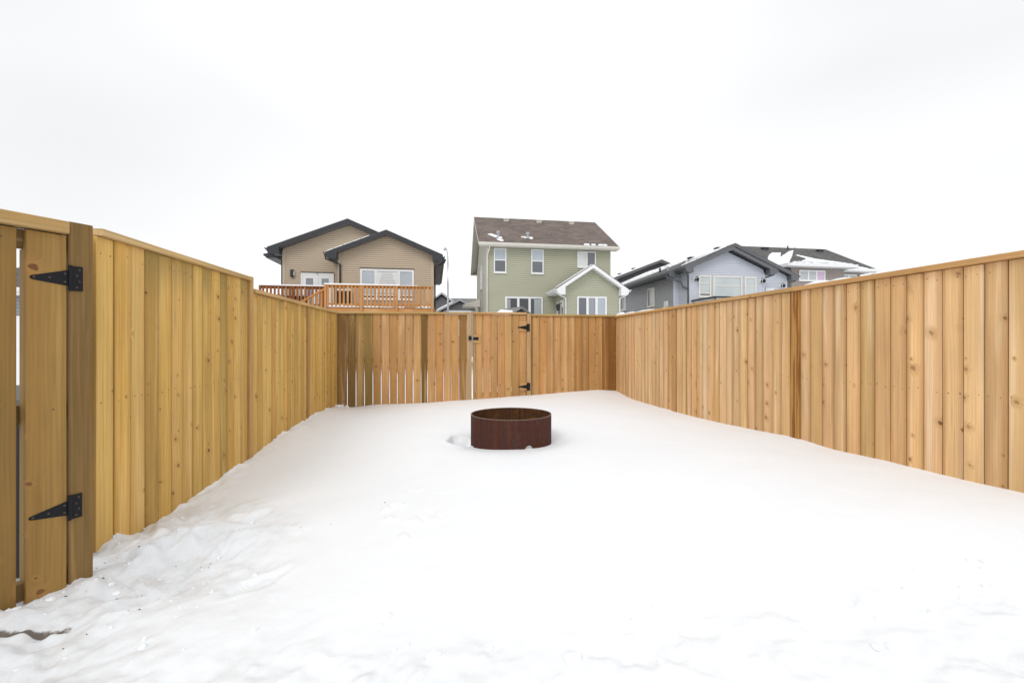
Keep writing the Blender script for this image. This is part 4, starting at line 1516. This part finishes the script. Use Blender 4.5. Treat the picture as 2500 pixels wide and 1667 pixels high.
for s, os, d in ((0, -1, 0), (4.49, 1, 0), (-.30, -1, 1.1), (6.82, 1, 1.1)):
    corner_trim(H, s, d, 0, 5.25, M['blue_siding'], os=os, wd=.06)
rfm, Qm, zm = gable_roof(H, 3.26, 4.05, .72, 13.4, 5.30, .425, M['roof_grey'], M['grey_trim'], M['dark_trim'], over=.48, rake_h=.18)
rfu, Qu, zu = gable_roof(H, 2.30, 2.72, -.42, 1.5, 5.42, .425, M['roof_grey'], M['grey_trim'], M['dark_trim'], over=.45, rake_h=.18)
slope_m = lambda s, d: H.W(s, d, 5.30 + .425 * (s + .79))
roof_snow(H, rfm, slope_m, [(.3, 12.6), (3.1, 12.6), (3.15, 6.5), (2.6, 5.6), (2.0, 6.4), (1.2, 8.2), (.7, 10.0)], .16)
roof_snow(H, rfm, slope_m, [(1.7, 3.6), (3.1, 3.9), (3.15, 2.2), (2.9, 1.0), (2.6, 1.2), (2.2, 2.4)], .07)
roof_snow(H, rfm, slope_m, [(.15, 1.15), (.6, .95), (1.6, .85), (2.4, .80), (2.4, 1.05), (1.5, 1.25), (.6, 1.5)], .05)
for s, d in ((2.95, 1.9), (2.9, 4.9), (2.9, 8.2)):
    roof_vent(H, rfm, s, d, 5.30 + .425 * (s + .79) - .02, M['dark_trim'], .36, .11)
for s, d, hh in ((.55, 4.6, .28), (.45, 3.3, .20)):
    zb = 5.30 + .425 * (s + .79)
    m = MB()
    m.tube([H.W(s, d, zb - .05), H.W(s, d, zb + hh)], .06, 8)
    H.part('vent_pipe', m, M['dark_trim'] if hh > .25 else M['galv'], rfm)
G1, G2 = M['glass_pale'], M['glass_blind']
window(H, 's', 0, -1, .55, 1.27, 3.86, 5.015, [(0, 1, [(0, .12, M['glass_screen']), (.12, .66, G2), (.66, 1, G2)])], M['cream'], fw=.075)
window(H, 's', 0, -1, 1.40, 3.14, 3.35, 5.015, [(0, 1, [(0, .70, G2), (.70, 1, G2)])], M['cream'], fw=.075)
window(H, 's', 0, -1, 3.29, 4.01, 3.35, 5.005, [(0, 1, [(0, .70, G2), (.70, 1, G2)])], M['cream'], fw=.075)
sconce(H, .33, -.02, 4.80)
sconce(H, 4.30, -.02, 4.80)
sconce(H, 6.42, 1.08, 4.72)
m = MB()
H.box(m, 5.40, 5.94, 1.03, 1.08, 2.6, 4.56)
H.part('door', m, M['white'])
window(H, 'd', -.30, -1, 3.55, 4.55, 3.62, 4.78, [(0, .55, [(0, 1, M['glass_pale'])]), (.55, 1, [(0, 1, M['glass_dark'])])], M['cream'], fw=.07)
window(H, 'd', -.30, -1, 8.15, 9.25, 3.72, 4.80, [(0, .5, [(0, 1, M['glass_pale'])]), (.5, 1, [(0, 1, M['glass_dark'])])], M['cream'], fw=.07)
m = MB()
H.box(m, -.40, -.33, 1.75, 2.15, 3.45, 3.78)
H.part('meter_box', m, M['white'])
downspout(H, [(-.86, .95, 5.12), (-.80, .9, 4.98), (-.20, .55, 4.74), (-.10, .45, 4.40), (-.06, .30, 4.38), (-.05, -.05, 4.24)], M['grey_trim'], .045)
downspout(H, [(-.42, -.25, 5.24), (-.36, -.2, 5.12), (-.07, -.05, 4.98), (-.06, -.05, .2)], M['grey_trim'], .045)
downspout(H, [(5.02, -.25, 5.24), (4.95, -.2, 5.12), (4.62, .08, 5.0)], M['grey_trim'], .045)
downspout(H, [(7.36, .95, 5.14), (7.28, .95, 4.98), (6.96, 1.15, 4.88), (6.92, 1.18, .2)], M['grey_trim'], .045)
# balcony
m = MB()
H.box(m, .10, 4.6, -2.30, -.05, 2.45, 2.60)
bal = H.part('balcony', m, M['concrete'])
m = MB()
for s in (.15, 4.5):
    for d in (-2.2, -.2):
        H.box(m, s - .06, s + .06, d - .06, d + .06, 0, 2.449)
H.part('balcony_post', m, M['concrete'], bal)
m = MB()
H.box(m, .10, 4.6, -2.28, -2.23, 3.59, 3.67)
H.box(m, .10, .15, -2.229, -.05, 3.59, 3.67)
H.box(m, .10, 4.6, -2.27, -2.24, 2.70, 2.73)
H.box(m, .11, .14, -2.239, -.05, 2.70, 2.73)
for s in (.10, 1.55, 3.05, 4.54):
    H.box(m, s, s + .06, -2.29, -2.228, 2.60, 3.66)
H.part('balcony_rail', m, M['black'], bal)
pk = MB()
s = .22
while s < 4.5:
    pk.box(s, s + .018, -2.265, -2.245, 2.731, 3.599, H.W)
    s += .11
d = -2.14
while d < -.1:
    pk.box(.115, .135, d, d + .018, 2.731, 3.599, H.W)
    d += .11
o = H.part('picket', pk, M['black'], bal)
o['kind'] = 'stuff'

# ---- grey gable behind the blue roof ------------------------------------------------------------
H = House('grey_house', 'grey two storey house whose dark gable peeks above the blue house roof', 8.9, 39.3)
siding(H, [(0, 0), (8.3, 0), (8.3, 6.75), (4.15, 8.3), (0, 6.75)], 0, 's', -1, M['grey_siding'])
siding(H, [(.16, 0), (10, 0), (10, 6.7), (.16, 6.7)], 0, 'd', -1, M['grey_siding'])
rfx, _, _ = gable_roof(H, 4.15, 4.7, -.4, 10.4, 6.78, .385, M['roof_grey'], M['soffit_grey'], M['lightgrey_siding'], over=.5)
slope_x = lambda s, d: H.W(s, d, 6.78 + .385 * (s + .55))
roof_snow(H, rfx, slope_x, [(-.3, .4), (1.6, .1), (3.6, -.2), (4.0, 1.5), (3.5, 5.0), (1.0, 6.0), (-.2, 4.0)], .10)
for s in (1.0, 2.3):
    roof_vent(H, rfx, s, 1.2, 6.78 + .385 * (s + .55), M['dark_trim'], .42, .14)

# ---- taupe hip roofed house ---------------------------------------------------------------------
H = House('brown_house', 'taupe house with a snow patched grey hip roof and a pink curtain in its window', 20.25, 33.0)
siding(H, [(0, 0), (4.42, 0), (4.42, 6.80), (0, 6.80)], 0, 's', -1, M['brown_siding'])
siding(H, [(.16, 0), (6, 0), (6, 6.80), (.16, 6.80)], 0, 'd', -1, M['brown_siding'])
siding(H, [(.16, 0), (1.5, 0), (1.5, 6.80), (.16, 6.80)], 4.42, 'd', 1, M['brown_siding'])
siding(H, [(4.4, 0), (7.36, 0), (7.36, 6.85), (4.4, 6.85)], 1.5, 's', -1, M['brown_siding'])
siding(H, [(-4.5, 0), (-.02, 0), (-.02, 6.85), (-4.5, 6.85)], 1.5, 's', -1, M['brown_siding'])
siding(H, [(1.66, 0), (7, 0), (7, 6.85), (1.66, 6.85)], 7.36, 'd', 1, M['brown_siding'])
m = MB()
ZE, ZR = 7.05, 9.22
A_, B_, C_, D_ = (-5.0, .95, ZE), (8.35, .95, ZE), (8.35, 8.0, ZE), (-5.0, 8.0, ZE)
R0, R1 = (-2.0, 4.3, ZR), (6.85, 4.3, ZR)
for f in ((A_, B_, R1, R0), (B_, C_, R1), (C_, D_, R0, R1), (D_, A_, R0)):
    m.poly([H.W(*p) for p in f])
m.poly([H.W(p[0], p[1], ZE - .02) for p in (A_, D_, C_, B_)])
rfz = H.part('roof', m, M['roof_grey'])
m = MB()
a_, b_, e_, f_ = (-.58, -.52, ZE - .03), (5.02, -.52, ZE - .03), (5.02, 2.4, ZE - .03), (-.58, 2.4, ZE - .03)
pk1, pk2 = (2.22, 2.28, 8.78), (2.22, 3.9, 8.95)
m.poly([H.W(*a_), H.W(*b_), H.W(*pk1)])
m.poly([H.W(*b_), H.W(*e_), H.W(*pk2), H.W(*pk1)])
m.poly([H.W(*f_), H.W(*a_), H.W(*pk1), H.W(*pk2)])
H.part('bay_roof', m, M['roof_grey'])
m = MB()
for (p, q, n) in ((a_, b_, (0, -.10)), (f_, a_, (-.10, 0)), (b_, e_, (.10, 0))):
    x0, x1 = sorted((p[0], q[0]))
    y0, y1 = sorted((p[1], q[1]))
    H.box(m, min(x0, x0 + n[0]), max(x1, x1 + n[0]), min(y0, y0 + n[1]), max(y1, y1 + n[1]), ZE - .22, ZE + .0)
H.box(m, 5.15, 8.45, .83, .95, ZE - .20, ZE + .01)
H.box(m, 8.35, 8.45, .96, 8.0, ZE - .20, ZE + .01)
H.box(m, -5.1, -.7, .83, .95, ZE - .20, ZE + .01)
H.part('gutter', m, M['white'])
m = MB()
H.box(m, -.56, 5.0, -.50, .02, ZE - .24, ZE - .225)
H.box(m, 4.46, 8.33, .97, 1.48, ZE - .22, ZE - .205)
H.part('soffit', m, M['white'])
fr_ = lambda s, d: H.W(s, d, ZE - .03 + (8.78 - ZE + .03) / 2.8 * (d + .52))
roof_snow(H, rfz, fr_, [(-.40, -.46), (1.6, -.46), (4.9, -.46), (4.3, -.28), (3.6, -.10), (2.9, .08), (2.3, .22), (1.7, .60), (1.15, .92), (1.05, .84), (1.5, .42), (1.3, .10), (.6, -.22)], .06)
lf_ = lambda s, d: H.W(s, d, ZE - .03 + (8.78 - ZE + .03) / 2.8 * (s + .58))
roof_snow(H, rfz, lf_, [(-.52, -.45), (-.52, 2.2), (.6, 2.3), (1.75, 2.3), (1.7, 1.8), (.9, .98), (.2, .3)], .06)
mr_ = lambda s, d: H.W(s, d, ZE + (ZR - ZE) / 3.35 * (d - .95))
roof_snow(H, rfz, mr_, [(5.1, 1.0), (7.6, 1.0), (7.2, 1.15), (6.6, 1.3), (6.0, 1.45), (5.3, 1.7)], .05)
roof_snow(H, rfz, mr_, [(-.2, .99), (.7, 1.6), (1.9, 2.75), (2.15, 3.2), (1.5, 3.25), (.9, 3.2), (.4, 2.85), (-.1, 2.35), (-.5, 1.7)], .06)
for s in (.75, 3.05, 5.85):
    roof_vent(H, rfz, s, 3.85, ZR - .30, M['dark_trim'], .46, .13)
m = MB()
m.tube([H.W(2.1, 2.9, 8.2), H.W(2.1, 2.9, 9.05)], .05, 8)
H.part('vent_pipe', m, M['dark_trim'], rfz)
cu = plain('pale_curtain', (0.50, 0.52, 0.53), .9, .10, 6)
window(H, 's', 0, -1, .62, 2.78, 5.86, 6.64, [(0, .34, [(0, 1, cu)]), (.34, .68, [(0, 1, cu)]), (.68, 1, [(0, 1, M['pink'])])], M['white'], fw=.075, mull=.10)
window(H, 's', 1.5, -1, 5.6, 6.98, 5.7, 6.68, [(0, .5, [(0, 1, M['glass_pale'])]), (.5, 1, [(0, 1, M['glass_pale'])])], M['white'], fw=.075, mull=.10)
downspout(H, [(8.2, .9, 6.86), (8.1, .95, 6.75), (7.42, 1.44, 6.35), (7.42, 1.44, .2)], M['white'], .045)

# ---- low grey house far away between the tan and the green ---------------------------------------
H = House('far_house', 'low grey house with two small gables seen between the tan and green houses', -7.4, 42.0)
siding(H, [(0, 0), (2.6, 0), (2.6, 4.4), (0, 4.4)], .6, 's', -1, M['lightgrey_siding'])
siding(H, [(-5, 0), (4.2, 0), (4.2, 4.45), (-5, 4.45)], 1.8, 's', -1, M['lightgrey_siding'])
siding(H, [(1.96, 0), (8, 0), (8, 4.4), (1.96, 4.4)], 4.2, 'd', 1, M['lightgrey_siding'])
rfr, _, _ = gable_roof(H, 4.4, 3.4, -5.4, 4.35, 4.32, .46, M['roof_far'], M['soffit_grey'], M['soffit_grey'], ridge='s', rake_h=.15, over=.5, returns=False)
# front gables
siding(H, [(-.9, 4.2), (2.7, 4.2), (.9, 5.65)], -.2, 's', -1, M['grey_siding'])
gable_roof(H, .9, 2.15, -.5, 4.0, 4.28, .78, M['roof_far'], M['lightgrey_siding'], M['soffit_grey'], rake_h=.14, over=.3, gutter=False, returns=False)
siding(H, [(1.1, 4.3), (4.0, 4.3), (2.45, 5.1)], -1.2, 's', -1, M['grey_siding'])
siding(H, [(1.1, 0), (4.0, 0), (4.0, 4.3), (1.1, 4.3)], -1.2, 's', -1, M['lightgrey_siding'])
rf2, _, _ = gable_roof(H, 2.55, 2.1, -1.5, 2.0, 4.18, .53, M['roof_far'], M['lightgrey_siding'], M['soffit_grey'], rake_h=.14, over=.3, gutter=False, returns=False)
m = MB()
H.box(m, 1.35, 3.6, -1.26, -1.21, 2.0, 4.22)
gd = H.part('garage_door', m, M['white'])
m = MB()
H.box(m, 2.2, 2.7, -1.28, -1.262, 3.95, 4.05)
H.part('pane', m, M['glass_screen'], gd)
sl = lambda s, d: H.W(s, d, 4.32 + .46 * (d - 1.0))
roof_snow(H, rfr, sl, [(3.6, 1.1), (4.25, 1.1), (4.28, 1.6), (4.0, 2.3), (3.5, 2.7), (3.0, 2.3), (2.9, 1.6)], .12)
sl2 = lambda s, d: H.W(s, d, 4.18 + .53 * (s - .45))
roof_snow(H, rf2, sl2, [(.5, -1.4), (1.5, -1.45), (1.9, -1.3), (1.6, .2), (.6, .4)], .12)
sl3 = lambda s, d: H.W(s, d, 4.28 + .78 * (3.05 - s))
roof_snow(H, rfr, sl3, [(.98, -.48), (2.9, -.48), (2.9, -.15), (1.0, -.1)], .08)

# ---- blue grey garage outside the near gate, seen through its gap -----------------------------------
H = House('garage', 'slate blue garage standing outside, glimpsed through the gap in the near gate', -16.5, 13.0, 'garage')
M['slate'] = plain('slate_blue_siding', (0.30, 0.34, 0.39), .6, .04, 1)
siding(H, [(0, 0), (5.0, 0), (5.0, 3.0), (0, 3.0)], 0, 's', -1, M['slate'])
siding(H, [(.16, 0), (6, 0), (6, 3.0), (.16, 3.0)], 5.0, 'd', 1, M['slate'])
siding(H, [(.16, 0), (6, 0), (6, 3.0), (.16, 3.0)], 0, 'd', -1, M['slate'])
gable_roof(H, 3.0, 3.5, -.3, 5.3, 3.0, .30, M['roof_grey'], M['white'], M['white'], ridge='s', over=.4, returns=False)
m = MB()
H.box(m, 1.0, 4.2, -.06, -.03, 0, 2.2)
H.part('garage_door', m, M['white'])

# ---- unidentified dark object outside the near gate, built as a bin
t = empty('bin', (-3.02, 2.78, 0.06), R(20))
tag(t, 'unidentified dark object built as a bin, a sliver seen through the near gate gap', 'bin')
m = MB()
m.hexa([(-.22, -.24, .04), (.22, -.24, .04), (.22, .24, .04), (-.22, .24, .04), (-.27, -.30, .98), (.27, -.30, .98), (.27, .30, .98), (-.27, .30, .98)])
m.build('body', M['black'], t)
m = MB()
m.hexa([(-.29, -.33, .982), (.29, -.33, .982), (.29, .33, .982), (-.29, .33, .982), (-.26, -.28, 1.06), (.26, -.28, 1.06), (.26, .33, 1.10), (-.26, .33, 1.10)])
m.build('lid', M['black'], t)
for sx in (-.23, .23):
    m = MB()
    m.tube([(sx - .03, .22, .10), (sx + .03, .22, .10)], .10, 14)
    m.build('wheel', M['black'], t)

# ---- little shed behind the back fence --------------------------------------------------------------
t = empty('shed', (0.26, 14.0, 0), R(30))
tag(t, 'small dark brown playhouse with snow on its roof, peeking over the back gate', 'shed')
m = MB()
m.prism([(-.55, 0.03, 0), (.55, 0.03, 0), (.55, 0.03, 2.08), (0, 0.03, 2.40), (-.55, 0.03, 2.08)], [(-.55, .9, 0), (.55, .9, 0), (.55, .9, 2.08), (0, .9, 2.40), (-.55, .9, 2.08)])
m.build('wall', plain('brown_shed_siding', (0.11, 0.085, 0.075), .7, .1, 4), t)
m = MB()
for sg in (-1, 1):
    m.hexa([(0, -.10, 2.47), (sg * .74, -.10, 2.04), (sg * .74, 1.05, 2.04), (0, 1.05, 2.47), (0, -.10, 2.52), (sg * .76, -.10, 2.08), (sg * .76, 1.05, 2.08), (0, 1.05, 2.52)])
rs = m.build('roof', M['roof_far'], t)
m = MB()
m.hexa([(-.30, -.06, 2.34), (-.74, -.08, 2.085), (-.74, 1.0, 2.085), (-.12, 1.0, 2.45), (-.31, -.05, 2.39), (-.72, -.06, 2.15), (-.72, .98, 2.15), (-.14, .98, 2.49)])
m.build('roof_snow', M['snow_clean'], rs)

# ---- street lamp -------------------------------------------------------------------------------------
t = empty('street_lamp', (-5.07, 36.0, 0))
tag(t, 'tall pale grey street lamp with a curved arm between the tan and green houses', 'street lamp')
m = MB()
m.tube([(0, 0, 0), (0, 0, 6.0)], .085, 12, .07)
m.build('base_pole', M['galv'], t, True)
m = MB()
pth = [(0, 0, 5.9), (0, 0, 7.6)]
for k in range(1, 9):
    an = k / 8 * math.pi / 2
    pth.append((-.34 * (1 - math.cos(an)), .9 * (1 - math.cos(an)), 7.6 + 1.42 * math.sin(an)))
m.tube(pth, .055, 10, .035)
m.build('arm', M['galv'], t, True)
m = MB()
m.hexa([(-.47, .85, 8.90), (-.27, .85, 8.90), (-.36, 1.35, 8.90), (-.56, 1.35, 8.90), (-.45, .87, 9.03), (-.29, .87, 9.03), (-.38, 1.33, 9.03), (-.54, 1.33, 9.03)])
m.build('lamp_head', M['galv'], t)

# ------------------------------------------------------------------ snow on the fence caps, clods, dirt
def snow_strip(name, label, org, ang, segs, yc=.01, zc=1.962):
    m = MB()
    ca, sa = math.cos(ang), math.sin(ang)
    for (s0, s1, th, wd) in segs:
        n = max(3, int((s1 - s0) / .045))
        lo, hi = [], []
        for k in range(n + 1):
            f = k / n
            x = s0 + (s1 - s0) * f
            e = math.sin(math.pi * min(1, max(0.03, f))) ** .35
            h_ = th * e * random.uniform(.75, 1.15)
            ww = wd * (0.5 + .5 * e) * random.uniform(.85, 1.1)
            lo.append((x, ww, h_))
        for k in range(n):
            (xa, wa, ha), (xb, wb, hb) = lo[k], lo[k + 1]
            P4 = lambda x, y, z: (org[0] + x * ca - y * sa, org[1] + x * sa + y * ca, z)
            sec = lambda x, ww, hh: [P4(x, yc - ww, zc + .0005), P4(x, yc - ww * .6, zc + hh * .8), P4(x, yc, zc + hh), P4(x, yc + ww * .6, zc + hh * .8), P4(x, yc + ww, zc + .0005)]
            A, B2 = sec(xa, wa, ha), sec(xb, wb, hb)
            for q in range(4):
                m.poly([A[q], A[q + 1], B2[q + 1], B2[q]])
    o = m.build(name, M['snow_clean'], None, True)
    return tag(o, label, 'snow', kind='stuff')


snow_strip('cap_snow', 'thin broken snow lying on the cap of the right fence', (RX0, RY0), RA,
           [(.02, .42, .060, .04), (.44, .95, .028, .035), (1.0, 1.75, .024, .035), (2.0, 2.22, .012, .03), (4.90, 5.20, .026, .035), (5.16, 5.42, .018, .032), (6.10, 6.90, .012, .04)], .012, 1.962)


def clods(name, label, spots, mat):
    m = MB()
    for (x, y, r) in spots:
        z = zat(x, y)
        bm = bmesh.new()
        w_, d_, h_ = r * random.uniform(.9, 1.4), r * random.uniform(.8, 1.2), r * random.uniform(.6, .9)
        for q in range(26):
            n_ = Vector((random.gauss(0, 1), random.gauss(0, 1), random.gauss(0, 1))).normalized() * random.uniform(.78, 1.0)
            bm.verts.new((n_.x * w_, n_.y * d_, n_.z * h_))
        res = bmesh.ops.convex_hull(bm, input=bm.verts)
        bmesh.ops.delete(bm, geom=[v for v in bm.verts if not v.link_faces], context='VERTS')
        bm.verts.index_update()
        rz = Matrix.Rotation(random.uniform(0, 6.28), 3, 'Z')
        off = len(m.v)
        for v in bm.verts:
            p = rz @ v.co
            m.v.append((x + p.x, y + p.y, z + r * .05 + p.z))
        for f in bm.faces:
            m.f.append(tuple(off + v.index for v in f.verts))
        bm.free()
    o = m.build(name, mat, None, False)
    return tag(o, label, 'snow', kind='stuff')


sp = []
for k in range(46):
    sp.append((random.uniform(-.7, 2.2), random.uniform(1.62, 2.02), random.choice([.008, .010, .012, .016, .022])))
for k in range(110):
    y = random.uniform(1.7, 3.1)
    sp.append((float(xl(np.array(y))) + random.uniform(.02, 1.25) * random.random() ** .7, y, random.choice([.006, .007, .008, .010, .012, .018])))
sp = [q for q in sp if not (q[0] < -1.75 and abs(q[1] - (1.855 + .46 * (q[0] + 2.09))) < .11)]
sp += [(.23, 1.70, .045), (.46, 1.78, .03), (-.30, 1.74, .03), (-3.0, 8.0, .06), (-2.92, 8.04, .045), (-3.02, 7.9, .05)]
clods('snow_clods', 'broken lumps of snow scattered over the trodden foreground', sp, M['snow_clean'])

m = MB()
for k in range(46):
    if k < 34:
        y = random.uniform(1.78, 2.55)
        x = float(xl(np.array(y))) + random.uniform(.05, .55)
    else:
        y = random.uniform(2.4, 3.6)
        x = -1.75 + (y - 2.4) * .75 + random.uniform(-.15, .15)
    z = zat(x, y) - .020 * float(soil_mask(np.array([x]), np.array([y]))[0])
    r = random.choice([.0015, .002, .0025, .003, .005])
    b = [(x + r * 1.6 * math.cos(a), y + r * math.sin(a), z - .002) for a in (0.2, 1.5, 2.7, 4.0, 5.2)]
    c = [(x + (p[0] - x) * .5, y + (p[1] - y) * .5, z + r * .6) for p in b]
    m.prism(b, c)
tag(m.build('dirt_crumbs', plain('dirt', (0.10, 0.07, 0.045), .9, .3, 40)), 'brown crumbs of dirt and bark on the snow by the near gate', 'dirt', kind='stuff')
